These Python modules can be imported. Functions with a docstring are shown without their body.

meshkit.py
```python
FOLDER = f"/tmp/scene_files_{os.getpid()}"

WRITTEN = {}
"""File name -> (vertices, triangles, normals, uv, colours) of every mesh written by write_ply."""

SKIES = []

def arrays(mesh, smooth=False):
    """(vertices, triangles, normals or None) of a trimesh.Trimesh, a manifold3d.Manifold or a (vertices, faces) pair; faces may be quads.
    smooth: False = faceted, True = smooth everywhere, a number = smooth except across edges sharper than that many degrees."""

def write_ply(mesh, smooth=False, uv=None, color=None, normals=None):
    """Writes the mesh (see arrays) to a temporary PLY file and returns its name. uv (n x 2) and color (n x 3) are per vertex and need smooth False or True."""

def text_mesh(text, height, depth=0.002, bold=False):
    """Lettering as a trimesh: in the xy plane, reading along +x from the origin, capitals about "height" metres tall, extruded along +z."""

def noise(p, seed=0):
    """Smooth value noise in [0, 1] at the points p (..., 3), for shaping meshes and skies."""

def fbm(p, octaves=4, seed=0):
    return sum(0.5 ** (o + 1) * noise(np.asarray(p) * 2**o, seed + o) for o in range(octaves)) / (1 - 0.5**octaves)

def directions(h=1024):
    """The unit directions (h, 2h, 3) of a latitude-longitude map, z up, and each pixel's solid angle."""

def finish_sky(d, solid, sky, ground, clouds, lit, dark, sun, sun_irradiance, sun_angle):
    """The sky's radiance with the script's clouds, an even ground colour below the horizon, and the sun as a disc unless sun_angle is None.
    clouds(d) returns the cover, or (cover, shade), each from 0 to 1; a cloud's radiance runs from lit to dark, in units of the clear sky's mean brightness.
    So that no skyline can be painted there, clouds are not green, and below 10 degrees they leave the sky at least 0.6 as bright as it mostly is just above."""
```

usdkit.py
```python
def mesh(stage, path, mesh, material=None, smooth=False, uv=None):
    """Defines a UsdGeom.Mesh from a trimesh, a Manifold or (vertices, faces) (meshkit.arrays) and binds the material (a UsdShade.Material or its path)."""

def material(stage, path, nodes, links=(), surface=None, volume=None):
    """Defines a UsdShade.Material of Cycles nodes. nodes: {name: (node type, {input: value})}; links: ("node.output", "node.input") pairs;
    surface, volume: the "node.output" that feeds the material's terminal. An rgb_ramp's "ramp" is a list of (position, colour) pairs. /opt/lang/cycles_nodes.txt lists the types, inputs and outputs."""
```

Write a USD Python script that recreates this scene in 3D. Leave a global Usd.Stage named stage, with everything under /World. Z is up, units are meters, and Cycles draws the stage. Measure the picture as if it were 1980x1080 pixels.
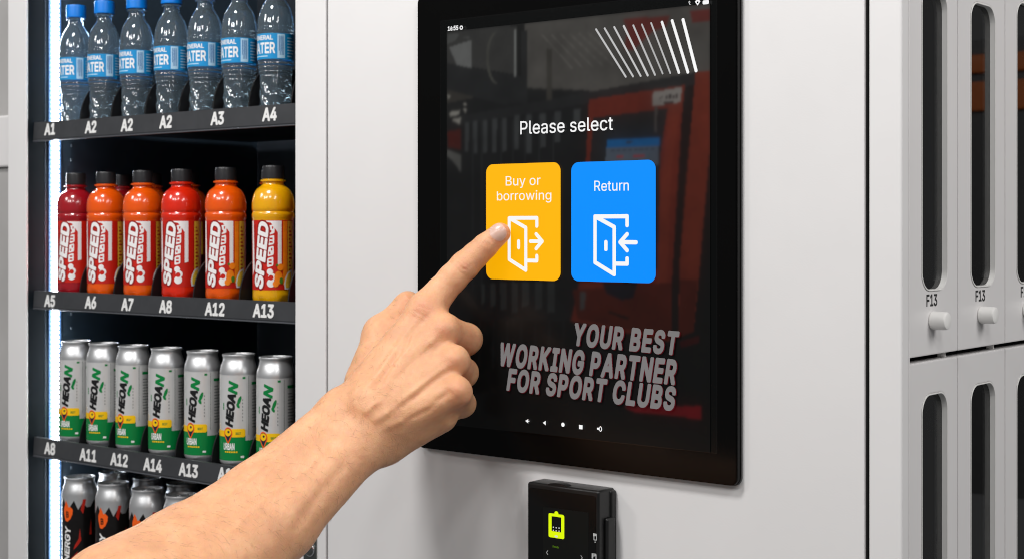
import math, random
import numpy as np, trimesh, usdkit, meshkit
import manifold3d as m3
from pxr import Usd, UsdGeom, UsdLux, UsdShade, Gf, Sdf, Vt
from shapely import affinity
from shapely.geometry import Polygon, box as sbox, LineString, Point
from shapely.ops import unary_union

stage = Usd.Stage.CreateInMemory()
UsdGeom.SetStageUpAxis(stage, UsdGeom.Tokens.z)
UsdGeom.SetStageMetersPerUnit(stage, 1.0)
UsdGeom.Xform.Define(stage, '/World')
UsdGeom.Scope.Define(stage, '/World/Looks')
random.seed(7)
rng = np.random.default_rng(7)

# ------------------------------------------------------------------ camera
# machine front = plane y = 0 (x to the right, z up, +y into the machine); the locker bank faces +x
F, HZ, CXP, D0 = 2925.0, 440.0, 990.0, 1.25
TH = math.atan(2357 / 2925.0)
FW = np.array([-math.sin(TH), math.cos(TH), 0.0]); RT = np.array([math.cos(TH), math.sin(TH), 0.0]); UPV = np.array([0, 0, 1.0])
CAM = np.array([D0 * math.sin(TH), -D0 * math.cos(TH), 1.4])
cam = UsdGeom.Camera.Define(stage, '/World/camera')
M = Gf.Matrix4d(*RT, 0, *UPV, 0, *(-FW), 0, *CAM, 1)
cam.AddTransformOp().Set(M)
cam.CreateHorizontalApertureAttr(36.0)
cam.CreateFocalLengthAttr(F / 1980 * 36.0)
cam.CreateVerticalApertureOffsetAttr(-(540 - HZ) / 1980 * 36.0)
cam.CreateFStopAttr(16.0); cam.CreateFocusDistanceAttr(1.13)
cam.CreateExposureAttr(0.0)

# ------------------------------------------------------------------ light
def mat(name, nodes, links=(), surface=None, volume=None):
    return usdkit.material(stage, '/World/Looks/' + name, nodes, links, surface, volume)

dome = UsdLux.DomeLight.Define(stage, '/World/room_ambient')
dm = mat('room_ambient', {'b': ('background_shader', {'color': (0.985, 0.99, 1.0), 'strength': 0.13})}, surface='b.background')
UsdShade.MaterialBindingAPI.Apply(dome.GetPrim()).Bind(dm)

def aim(prim, loc, target):
    loc, target = np.array(loc, float), np.array(target, float)
    z = loc - target; z /= np.linalg.norm(z)
    u = np.array([0, 0, 1.0]) if abs(z[2]) < 0.98 else np.array([0, 1.0, 0])
    x = np.cross(u, z); x /= np.linalg.norm(x); y = np.cross(z, x)
    UsdGeom.Xformable(prim).AddTransformOp().Set(Gf.Matrix4d(*x, 0, *y, 0, *z, 0, *loc, 1))

def rect_lamp(name, loc, target, w, h, power, col=(0.94, 0.925, 0.915)):
    l = UsdLux.RectLight.Define(stage, '/World/' + name)
    l.CreateWidthAttr(w); l.CreateHeightAttr(h); l.CreateIntensityAttr(power); l.CreateColorAttr(col)
    aim(l.GetPrim(), loc, target)

def disk_lamp(name, loc, target, r, power, col=(0.94, 0.925, 0.915)):
    l = UsdLux.DiskLight.Define(stage, '/World/' + name)
    l.CreateRadiusAttr(r); l.CreateIntensityAttr(power); l.CreateColorAttr(col)
    aim(l.GetPrim(), loc, target)

rect_lamp('ceiling_lamp', (2.1, 0.1, 2.8), (0.5, 0.1, 1.3), 1.0, 1.2, 8.5)
for i, (lx, ly, lz, r, p) in enumerate([(-0.95, -1.15, 2.15, 0.13, 26.0), (0.95, -0.62, 2.2, 0.11, 22.0), (0.0, -1.8, 2.3, 0.14, 26.0), (0.6, -1.6, 2.45, 0.13, 25.0), (-0.45, -2.0, 2.35, 0.13, 27.0), (1.5, -1.2, 2.3, 0.12, 27.0), (-0.13, -0.98, 2.75, 0.17, 82.0)]):
    disk_lamp('spot_lamp_%03d' % (i + 1), (lx, ly, lz), (lx * 0.5, 0, 1.4), r, p)

# ------------------------------------------------------------------ geometry helpers
def ray(px, py):
    return FW + RT * (px - CXP) / F - UPV * (py - HZ) / F
def P(px, py, y=0.0):            # a measured point of the photograph on the plane y
    d = ray(px, py); return CAM + d * ((y - CAM[1]) / d[1])
def RP(px, py, X):               # ... on the plane x = X (locker side)
    d = ray(px, py); return CAM + d * ((X - CAM[0]) / d[0])
def proj(p):
    v = np.asarray(p) - CAM; d = v @ FW
    return CXP + F * (v @ RT) / d, HZ - F * v[..., 2] / d, d
def scale_at(p):
    return F / ((np.asarray(p) - CAM) @ FW)
def PX(px, y=0.0): return P(px, HZ, y)[0]
def PZ(px, py, y=0.0): return P(px, py, y)[2]

used = {}
def numbered(parent, name):
    k = (parent, name); n = used.get(k, 0); used[k] = n + 1
    return name if n == 0 else '%s_%03d' % (name, n)
def path_of(o): return str(o.GetPath()) if o is not None else '/World'
def thing(name, label, cat, loc=(0, 0, 0), rz=0.0, group=None):
    x = UsdGeom.Xform.Define(stage, '/World/' + numbered('/World', name))
    x.AddTranslateOp().Set(Gf.Vec3d(*map(float, loc)))
    if rz: x.AddRotateZOp().Set(float(rz))
    return tag(x.GetPrim(), label, cat, group)
def tag(o, label=None, cat=None, group=None, kind=None):
    for k, v in (('label', label), ('category', cat), ('group', group), ('kind', kind)):
        if v: o.SetCustomDataByKey(k, v)
    return o
def obj(name, mesh, m, parent=None, smooth=False, label=None, kind=None):
    pp = path_of(parent)
    o = usdkit.mesh(stage, pp + '/' + numbered(pp, name), mesh, m, smooth).GetPrim()
    return tag(o, label, kind=kind)
def copy_of(src, name, label, cat, loc, rz=0.0, group=None):
    r = thing(name, label, cat, loc, rz, group)
    r.GetReferences().AddInternalReference(src.GetPath()); r.SetInstanceable(True)
    return r
def cat_(ms): return trimesh.util.concatenate([m if isinstance(m, trimesh.Trimesh) else tri(m) for m in ms])
def tri(m):
    v, f, _ = meshkit.arrays(m); return trimesh.Trimesh(v, f, process=False)
def bx(x0, x1, y0, y1, z0, z1):
    b = trimesh.creation.box([x1 - x0, y1 - y0, z1 - z0]); b.apply_translation([(x0 + x1) / 2, (y0 + y1) / 2, (z0 + z1) / 2]); return b
def rbx(x0, x1, y0, y1, z0, z1, r=0.001, n=8):
    pts = []
    r = min(r, (x1 - x0) / 2.01, (y1 - y0) / 2.01, (z1 - z0) / 2.01)
    s = m3.Manifold.sphere(r, n)
    out = [s.translate([a, b, c]) for a in (x0 + r, x1 - r) for b in (y0 + r, y1 - r) for c in (z0 + r, z1 - r)]
    return tri(m3.Manifold.batch_hull(out))
def polys(p):
    return [g for g in getattr(p, 'geoms', [p]) if g.geom_type == 'Polygon' and g.area > 1e-10]
def solid(poly, depth):
    out = [trimesh.creation.extrude_polygon(g, depth, engine='earcut') for g in polys(poly)]
    return trimesh.util.concatenate(out)
FRONT = (np.array([1.0, 0, 0]), np.array([0, 0, 1.0]), np.array([0, -1.0, 0]))
SIDE = (np.array([0, 1.0, 0]), np.array([0, 0, 1.0]), np.array([1.0, 0, 0]))
def plate(poly, depth, frame, origin):
    """extrudes a 2-D outline (u, v) along the frame's normal; origin is the back face"""
    m = solid(poly, depth); v = m.vertices
    m.vertices = np.asarray(origin, float) + v[:, :1] * frame[0] + v[:, 1:2] * frame[1] + v[:, 2:3] * frame[2]
    return m
def front(poly, y_back, depth): return plate(poly, depth, FRONT, (0, y_back, 0))
def side(poly, x_back, depth): return plate(poly, depth, SIDE, (x_back, 0, 0))
def rrect(x0, x1, z0, z1, r, n=8):
    return sbox(x0 + r, z0 + r, x1 - r, z1 - r).buffer(r, quad_segs=n)
def eased(poly, depth, ease, frame, origin, steps=4):
    """a plate whose front edge is rounded: stacked thin outlines"""
    ms = [plate(poly, depth - ease, frame, origin)]
    o = np.asarray(origin, float)
    for k in range(steps):
        a0 = math.pi / 2 * (k + 0.5) / steps
        inset = ease * (1 - math.cos(a0))
        z0, z1 = ease * math.sin(math.pi / 2 * k / steps), ease * math.sin(math.pi / 2 * (k + 1) / steps)
        ms.append(plate(poly.buffer(-inset, quad_segs=4), z1 - z0, frame, o + frame[2] * (depth - ease + z0)))
    return trimesh.util.concatenate(ms)
_tp = {}
def tpoly(text, bold=False, fat=0.0):
    """lettering as an outline: capitals one unit high, baseline at 0, starting at 0"""
    k = (text, bold, fat)
    if k not in _tp:
        m = meshkit.text_mesh(text, 1.0, 0.1, bold)
        top = [Polygon(t[:, :2]) for t in m.triangles if t[:, 2].min() > 0.099]
        g = unary_union([t for t in top if t.area > 1e-9]).buffer(0.004).buffer(-0.004 + fat, join_style='mitre')
        x0 = g.bounds[0]
        _tp[k] = affinity.translate(g, -x0, 0)
    return _tp[k]
def place_text(text, w=None, h=0.01, x=0.0, z=0.0, bold=False, fat=0.0, shear=0.0, anchor='c', turn=0):
    g = tpoly(text, bold, fat)
    b = g.bounds
    sx = h if w is None else w / (b[2] - b[0])
    g = affinity.scale(g, sx, h, origin=(0, 0))
    if shear: g = affinity.skew(g, math.degrees(math.atan(shear)), 0, origin=(0, 0))
    b = g.bounds
    dx = -(b[0] + b[2]) / 2 if anchor == 'c' else (-b[2] if anchor == 'r' else -b[0])
    g = affinity.translate(g, dx, 0)
    if turn: g = affinity.rotate(affinity.translate(g, 0, -h / 2), turn, origin=(0, 0))
    return affinity.translate(g, x, z)
def wrap(poly, r, step=0.0022, th0=-math.pi / 2):
    """a flat print (arc length u, height v) laid round a cylinder of radius r about z"""
    vs, fs, n = [], [], 0
    b = poly.bounds
    k0, k1 = int(math.floor(b[0] / step)), int(math.ceil(b[2] / step))
    for k in range(k0, k1):
        piece = poly.intersection(sbox(k * step, b[1] - 1, (k + 1) * step, b[3] + 1))
        for g in polys(piece):
            v, f = trimesh.creation.triangulate_polygon(g, engine='earcut')
            a = v[:, 0] / r + th0
            vs.append(np.stack([r * np.cos(a), r * np.sin(a), v[:, 1]], 1)); fs.append(f + n); n += len(v)
    v, f = np.vstack(vs), np.vstack(fs)
    m = trimesh.Trimesh(v, f, process=False)
    nrm = m.face_normals; c = m.triangles_center
    bad = (nrm[:, 0] * c[:, 0] + nrm[:, 1] * c[:, 1]) < 0
    f[bad] = f[bad][:, ::-1]
    return trimesh.Trimesh(v, f, process=False)
def sheet(poly, r): return wrap(poly, r)
def lathe(prof, n=48):
    return trimesh.creation.revolve(np.array(prof, float), sections=n)
def curve_prof(pts, n=60):
    """smooth profile through (r, z) control points (monotone in z)"""
    from scipy.interpolate import PchipInterpolator
    pts = np.array(pts, float); f = PchipInterpolator(pts[:, 1], pts[:, 0])
    z = np.linspace(pts[0, 1], pts[-1, 1], n); return np.stack([f(z), z], 1)
def tube(pts, r, n=8, closed=False):
    pts = np.array(pts, float); out = []
    s = m3.Manifold.sphere(r, n)
    q = list(pts) + ([pts[0]] if closed else [])
    return cat_([m3.Manifold.batch_hull([s.translate(list(a)), s.translate(list(b))]) for a, b in zip(q[:-1], q[1:])])

# ------------------------------------------------------------------ materials
def srgb(*c):
    c = np.array(c, float) / 255
    return tuple(np.where(c <= 0.04045, c / 12.92, ((c + 0.055) / 1.055) ** 2.4))
def paint(name, col, rough=0.45, metallic=0.0, grain=0.0, gscale=900.0, vary=0.0, vscale=6.0, spec=0.5, coat=0.0, rvary=0.0):
    n = {'p': ('principled_bsdf', {'base_color': col, 'roughness': rough, 'metallic': metallic, 'specular_ior_level': spec, 'coat_weight': coat, 'coat_roughness': 0.06}),
         't': ('texture_coordinate', {})}
    L = []
    if vary:
        n['nv'] = ('noise_texture', {'scale': vscale, 'detail': 5.0, 'roughness': 0.6})
        n['rv'] = ('rgb_ramp', {'ramp': [(0.3, tuple(np.array(col) * (1 - vary))), (0.7, tuple(np.minimum(np.array(col) * (1 + vary), 1)))]})
        L += [('t.object', 'nv.vector'), ('nv.fac', 'rv.fac'), ('rv.color', 'p.base_color')]
    if rvary:
        n['nr'] = ('noise_texture', {'scale': 22.0, 'detail': 6.0, 'roughness': 0.65})
        n['mr'] = ('map_range', {'from_min': 0.3, 'from_max': 0.7, 'to_min': max(rough - rvary, 0.02), 'to_max': rough + rvary})
        L += [('t.object', 'nr.vector'), ('nr.fac', 'mr.value'), ('mr.result', 'p.roughness')]
    if grain:
        n['ng'] = ('noise_texture', {'scale': gscale, 'detail': 3.0})
        n['b'] = ('bump', {'strength': grain, 'distance': 0.0004})
        L += [('t.object', 'ng.vector'), ('ng.fac', 'b.height'), ('b.normal', 'p.normal')]
    return mat(name, n, L, 'p.BSDF')
def glow(name, col, strength=1.0, base=0.0, rough=0.35):
    return mat(name, {'p': ('principled_bsdf', {'base_color': tuple(np.array(col) * base), 'roughness': rough, 'specular_ior_level': 0.2, 'emission_color': col, 'emission_strength': strength})}, surface='p.BSDF')

white_paint = paint('white_paint', (0.715, 0.705, 0.70), 0.42, grain=0.10, gscale=700, vary=0.02, vscale=3.0, rvary=0.10)
locker_paint = paint('locker_paint', (0.70, 0.685, 0.68), 0.40, grain=0.08, gscale=700, vary=0.02, vscale=4.0, rvary=0.06)
dark_gap = paint('dark_gap', (0.012, 0.012, 0.012), 0.8)
cooler_black = paint('cooler_black', (0.012, 0.016, 0.022), 0.55, vary=0.3, vscale=9, spec=0.3)
wall_navy = paint('wall_navy', (0.026, 0.044, 0.064), 0.5, vary=0.25, vscale=12)
rail_grey = paint('rail_grey', (0.040, 0.042, 0.046), 0.36, grain=0.1, gscale=1400, vary=0.1, vscale=30, rvary=0.06)
fin_black = paint('fin_black', (0.010, 0.010, 0.011), 0.30)
letter_white = paint('letter_white', (0.74, 0.74, 0.73), 0.55)
letter_black = paint('letter_black', (0.02, 0.02, 0.02), 0.5)
bezel_black = paint('bezel_black', (0.002, 0.002, 0.002), 0.12, spec=0.13, rvary=0.02)
reader_black = paint('reader_black', (0.008, 0.008, 0.008), 0.33, grain=0.2, gscale=1500, vary=0.2, vscale=60, spec=0.4)
gloss_black = paint('gloss_black', (0.004, 0.004, 0.004), 0.12, spec=0.3)
knob_white = paint('knob_white', (0.78, 0.77, 0.75), 0.35)
chrome = paint('chrome', (0.75, 0.76, 0.78), 0.16, metallic=1.0)
steel_dark = paint('steel_dark', (0.22, 0.23, 0.22), 0.35, metallic=1.0)
alu = paint('can_aluminium', (0.74, 0.75, 0.76), 0.36, metallic=0.8, rvary=0.05)
rubber = paint('rubber_seal', (0.004, 0.008, 0.012), 0.7, spec=0.15)
seal_grey = paint('seal_grey', (0.16, 0.16, 0.16), 0.35)
liner_grey = paint('liner_grey', (0.10, 0.10, 0.10), 0.4)
pane_mat = mat('window_pane', {'t': ('transparent_bsdf', {'color': (0.45, 0.46, 0.46)}), 'g': ('glossy_bsdf', {'color': (0.9, 0.9, 0.9), 'roughness': 0.03}),
                               'f': ('fresnel', {'IOR': 1.5}), 'm': ('mix_closure', {})},
               [('f.fac', 'm.fac'), ('t.BSDF', 'm.closure1'), ('g.BSDF', 'm.closure2')], 'm.closure')

# ================================================================== vending machine
ZT, ZB = 2.02, 0.86
XA, XB, XC, XD = PX(15), PX(50), PX(570), PX(632)          # left stile, opening, right stile
XE, XF = PX(1675), PX(1743)                                  # panel seam, corner
machine = thing('vending_machine', 'white vending machine with open lit drinks shelves and a plain front panel', 'vending machine', (0, 0, 0))
fr = obj('door_frame', cat_([rbx(XA, XB, 0.0, 0.0032, ZB, ZT, 0.0012), rbx(XC, XD - 0.0016, 0.0, 0.0060, ZB, ZT, 0.0015)]), white_paint, machine, 30)
obj('frame_lip', cat_([bx(XA + 0.001, XB - 0.0004, 0.0034, 0.0240, ZB, ZT), bx(XC + 0.0004, XC + 0.004, 0.0062, 0.024, ZB, ZT)]), rubber, fr)
obj('front_panel', rbx(XD + 0.0010, XE - 0.0014, 0.0, 0.016, ZB, ZT, 0.0009), white_paint, machine, 30)
obj('corner_post', rbx(XE + 0.0015, XF, 0.0, 0.0135, ZB, ZT, 0.0022, 16), white_paint, machine, 30)
obj('carcass', cat_([bx(XD - 0.012, XF - 0.004, 0.0165, 0.0195, ZB, ZT), bx(XD - 0.001, XD + 0.0005, 0.009, 0.0165, ZB, ZT), bx(XE - 0.0016, XE + 0.0016, 0.0140, 0.0164, ZB, ZT), bx(XE - 0.0013, XE - 0.0008, 0.0022, 0.0138, ZB, ZT)]), dark_gap, machine)
YB = 0.34
XR = XD - 0.013
obj('cooler_liner', cat_([bx(XB - 0.004, XR, YB, YB + 0.004, ZB, ZT), bx(XR - 0.003, XR, 0.026, YB, ZB, ZT),
                          bx(XB, XR, 0.026, YB, ZT - 0.012, ZT - 0.008), bx(XB, XR, 0.026, YB, ZB + 0.01, ZB + 0.014)]), cooler_black, machine)
obj('side_liner', cat_([bx(XB - 0.006, XB, 0.0245, YB, ZB, ZT)]), wall_navy, machine)
led_tape = glow('led_tape', srgb(120, 165, 225), 0.06, 0.35)
led_bead = glow('led_bead', (0.93, 0.97, 1.0), 38.0)
strip = obj('light_strip', rbx(XB + 0.0004, XB + 0.0016, 0.0285, 0.0450, ZB + 0.03, ZT - 0.03, 0.0005), led_tape, machine)
beads = []
z = ZB + 0.035
while z < ZT - 0.035:
    beads.append(rbx(XB + 0.0014, XB + 0.0048, 0.0322, 0.0402, z, z + 0.0036, 0.0012)); z += 0.0052
obj('light_diode', cat_(beads), led_bead, strip, kind='stuff')
glints = []  # faint mirrored row of the diodes, put in as pale metal bits
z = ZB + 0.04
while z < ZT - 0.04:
    glints.append(rbx(XB + 0.0004, XB + 0.0012, 0.0578, 0.0600, z, z + 0.0030, 0.0004)); z += 0.016
obj('led_reflection', cat_(glints), paint('reflection_metal', (0.30, 0.36, 0.42), 0.3, metallic=1.0), machine, kind='stuff')

# shelves ---------------------------------------------------------------
RAIL_L = PX(66, 0.011)
rails = [(1.5175, 0.0198), (1.3297, 0.0190), (1.1660, 0.0200), (1.0150, 0.0200)]
codes = [[('A1', 97, 250), ('A2', 176, 246), ('A2', 246, 242), ('A2', 321, 236), ('A3', 421, 229), ('A4', 522, 221)],
         [('A5', 97, 581), ('A6', 176, 584), ('A7', 247, 588), ('A8', 321, 592), ('A12', 416, 597), ('A13', 510, 600)],
         [('A8', 97, 866), ('A11', 171, 879), ('A12', 231, 888), ('A14', 296, 898), ('A13', 365, 908), ('A11', 441, 917)], []]
prod_px = [[147, 201, 265, 331, 396, 463, 534], [147, 205, 276, 350, 436, 527, 624], [147, 201, 259, 323, 393, 463, 534], [153, 219, 285, 352, 420, 492, 562]]
YP = [0.0335, 0.0360, 0.0340, 0.0340]      # centre line of the front row
for k, (zt, h) in enumerate(rails):
    zs = zt - 0.0045
    sh = obj('shelf', bx(XB + 0.0035, XR - 0.004, 0.0162, 0.325, zs - 0.004, zs), cooler_black, machine)
    prof = Polygon([(0.0108, zt), (0.0150, zt), (0.0150, zs - 0.004), (0.0130, zt - h), (0.0100, zt - h), (0.0096, zt - h + 0.0012)])
    rail = plate(prof, XC + 0.006 - RAIL_L, (np.array([0, 1.0, 0]), np.array([0, 0, 1.0]), np.array([1.0, 0, 0])), (RAIL_L, 0, 0))
    obj('price_rail', rail, rail_grey, sh)
    obj('rail_edge', rbx(RAIL_L, XC + 0.006, 0.0090, 0.0128, zt - h - 0.0016, zt - h - 0.0002, 0.0005), paint('rail_edge_%d' % k, (0.16, 0.17, 0.19), 0.3, metallic=0.6), sh, 30)
    if codes[k]:
        for text, px, py in codes[k]:
            yy = 0.0103
            p = P(px, py, yy); hh = 0.0118
            g = place_text(text, None, hh, p[0], p[2] - hh / 2, bold=True, fat=0.03)
            g = affinity.scale(g, 0.93, 1.0, origin=(p[0], 0))
            m = solid(g, 0.0004); v = m.vertices
            # the rail's face leans: follow it
            lean = (0.0108 - 0.0096) / (h - 0.0012)
            yfront = 0.0108 - (zt - v[:, 1]) * lean
            m.vertices = np.stack([v[:, 0], yfront - 0.0001 - v[:, 2], v[:, 1]], 1)
            obj('slot_number', m, letter_white, sh, label='white slot number reading %s' % text)
    fins = prod_px[k]
    for i, px in enumerate(fins):
        xc = PX(px, YP[k])
        nx = PX(fins[i + 1], YP[k]) if i + 1 < len(fins) else xc + 0.066
        xf = xc + (nx - xc) * (0.58 if k != 1 else 0.60)
        if xf > XR - 0.01: continue
        hgt = 0.046 if k != 3 else 0.05
        a = np.linspace(0, math.pi / 2, 14)
        top = [(0.0175 + 0.030 * (1 - math.cos(t)) * 1.0, zs + hgt * math.sin(t)) for t in a]
        pr = Polygon([(0.0175, zs + 0.0003)] + top[1:] + [(0.24, zs + hgt), (0.24, zs + 0.0003)])
        fin = plate(pr, 0.0016, SIDE, (xf - 0.0008, 0, 0))
        obj('divider', fin, fin_black, sh)

# the door's lock on the right stile
lx, lz = PX(601), PZ(600, 1063)
lk = obj('lock_plate', front(rrect(lx - 0.0085, lx + 0.0085, lz - 0.05, lz + 0.0145, 0.003), 0.0, 0.0012), steel_dark, machine)
ring = trimesh.creation.torus(0.0056, 0.0009, major_sections=32, minor_sections=10); ring.apply_transform(trimesh.transformations.rotation_matrix(math.pi / 2, [1, 0, 0])); ring.apply_translation([lx, -0.0018, lz + 0.001])
obj('lock_ring', ring, chrome, lk, True)
cyl = trimesh.creation.cylinder(0.0049, 0.003, sections=32); cyl.apply_transform(trimesh.transformations.rotation_matrix(math.pi / 2, [1, 0, 0])); cyl.apply_translation([lx, -0.0016, lz + 0.001])
obj('lock_cylinder', cyl, steel_dark, lk, 30)

# neighbour at the left edge
wallL = rbx(XA - 0.30, XA - 0.0035, 0.028, 0.05, ZB, ZT, 0.0015)
nb = thing('grey_cabinet', 'blurred grey metal cabinet edge beside the left frame of the vending machine', 'cabinet')
obj('cabinet_front', wallL, paint('cabinet_grey', (0.40, 0.39, 0.38), 0.4, vary=0.1), nb, 30)
for zc in (1.50,):
    obj('cabinet_slot', rbx(XA - 0.25, XA - 0.0090, 0.0225, 0.0275, zc - 0.03, zc + 0.03, 0.0025), locker_paint, nb)

# ================================================================== bottles and cans
# --- water
def water_parts(root):
    R, H = 0.0182, 0.1335
    ctrl = [(0.72, 0.0), (0.84, 0.012), (0.87, 0.05), (0.86, 0.15), (0.86, 0.22), (0.92, 0.285), (0.98, 0.33), (0.985, 0.37), (0.985, 0.56), (1.0, 0.585), (0.99, 0.62), (0.95, 0.67), (0.82, 0.745), (0.62, 0.80), (0.47, 0.835), (0.44, 0.86), (0.44, 0.895)]
    pr = curve_prof([(r * R, t * H) for r, t in ctrl], 150)
    nth = 72
    th = np.linspace(0, 2 * np.pi, nth, endpoint=False)
    t = pr[:, 1] / H
    rad = np.repeat(pr[:, :1], nth, 1)
    ribs = np.zeros_like(t)
    for c, w, a in ((0.355, 0.008, -0.035), (0.325, 0.009, -0.045), (0.295, 0.009, -0.045), (0.262, 0.010, -0.05), (0.59, 0.007, 0.025), (0.615, 0.007, -0.03)):
        ribs += a * np.exp(-((t - c) / w) ** 2)
    lo = np.clip((0.235 - t) / 0.04, 0, 1) * np.clip(t / 0.03, 0, 1)
    diag = 0.065 * np.sin(6 * (th[None, :] + 5.0 * t[:, None])) * np.where(t[:, None] > 0.12, 1, -1)
    rad = rad * (1 + ribs[:, None] + diag * lo[:, None])
    V = np.stack([rad * np.cos(th), rad * np.sin(th), np.repeat(pr[:, 1:], nth, 1)], -1).reshape(-1, 3)
    n = len(pr); idx = np.arange(n * nth).reshape(n, nth)
    a, b = idx[:-1], np.roll(idx, -1, 1)[:-1]; c, d = np.roll(idx, -1, 1)[1:], idx[1:]
    Fq = np.vstack([np.stack([a, b, c], -1).reshape(-1, 3), np.stack([a, c, d], -1).reshape(-1, 3)])
    V = np.vstack([V, [[0, 0, 0.004], [0, 0, pr[-1, 1]]]]); c0, c1 = n * nth, n * nth + 1
    Fq = np.vstack([Fq, np.stack([np.roll(idx[0], -1), idx[0], np.full(nth, c0)], 1), np.stack([idx[-1], np.roll(idx[-1], -1), np.full(nth, c1)], 1)])
    obj('bottle_body', trimesh.Trimesh(V, Fq, process=False), pet_water, root, 40)
    collar = lathe([(0.44 * R, 0.872 * H), (0.56 * R, 0.875 * H), (0.56 * R, 0.886 * H), (0.44 * R, 0.889 * H)])
    obj('neck_ring', collar, pet_water, root, 30)
    cp = [(0, 0.897 * H), (0.585 * R, 0.897 * H), (0.60 * R, 0.905 * H), (0.60 * R, 0.985 * H), (0.57 * R, H), (0, H)]
    cap = lathe(cp, 60); v = cap.vertices
    obj('cap', cap, blue_cap, root, 30)
    rl = 0.993 * R
    lab = obj('label', wrap(sbox(-math.pi * rl, 0.372 * H, math.pi * rl, 0.558 * H), rl), blue_label, root, True)
    r2 = rl + 0.00012
    word = place_text('WATER', 1.75 * rl, 0.0098, -0.02 * rl, 0.415 * H, bold=True, fat=0.02)
    small = place_text('MINERAL', 1.45 * rl, 0.0042, 0.02 * rl, 0.511 * H, bold=True, fat=0.02)
    under = sbox(-0.55 * rl, 0.388 * H, 0.45 * rl, 0.396 * H)
    obj('lettering', wrap(unary_union([word, small]), r2), letter_white, lab, True)
    obj('print', wrap(unary_union([sbox(0.98 * rl, 0.378 * H, 1.40 * rl, 0.552 * H), under]), r2), pale_print, lab, True)
    bars = [sbox((1.06 + 0.05 * i) * rl, (0.40 if i % 3 else 0.43) * H, (1.06 + 0.05 * i + (0.015 if i % 2 else 0.03)) * rl, 0.54 * H) for i in range(6)]
    txt = [sbox(1.55 * rl, (0.39 + 0.022 * i) * H, (1.9 + 0.12 * ((i * 7) % 3)) * rl, (0.398 + 0.022 * i) * H) for i in range(7)]
    obj('small_print', wrap(unary_union(bars), r2 + 0.0001), blue_dark, lab, True)
    obj('small_print', wrap(unary_union(txt), r2), pale_print, lab, True)
pet_water = mat('pet_water', {'p': ('principled_bsdf', {'base_color': (0.66, 0.86, 1.0), 'roughness': 0.02, 'ior': 1.33, 'transmission_weight': 0.94, 'coat_weight': 1.0, 'coat_roughness': 0.05})}, surface='p.BSDF')
blue_cap = paint('blue_cap', srgb(0, 120, 215), 0.35)
blue_label = paint('blue_label', srgb(0, 136, 196), 0.35, vary=0.05, vscale=60)
blue_dark = paint('blue_dark', srgb(20, 95, 160), 0.4)
pale_print = paint('pale_print', srgb(170, 205, 225), 0.4)
order = ['leftmost, beside the light strip', 'second from the light strip', 'third from the light strip', 'fourth from the light strip, above the third A2', 'fifth from the light strip, left of A3', 'sixth from the light strip, right of A3', 'rightmost, above A4 by the frame']
zs0 = rails[0][0] - 0.0045
wb = None
for i, px in enumerate(prod_px[0]):
    loc = (PX(px, YP[0]), YP[0] + rng.uniform(-0.0008, 0.0008), zs0 + 0.0002)
    lab = 'clear water bottle with blue label, %s' % order[i]
    if wb is None:
        wb = thing('water_bottle', lab, 'bottle', loc, 0, 'water bottles on the top shelf'); water_parts(wb)
    else:
        copy_of(wb, 'water_bottle', lab, 'bottle', loc, rng.uniform(-7, 7), 'water bottles on the top shelf')

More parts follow.
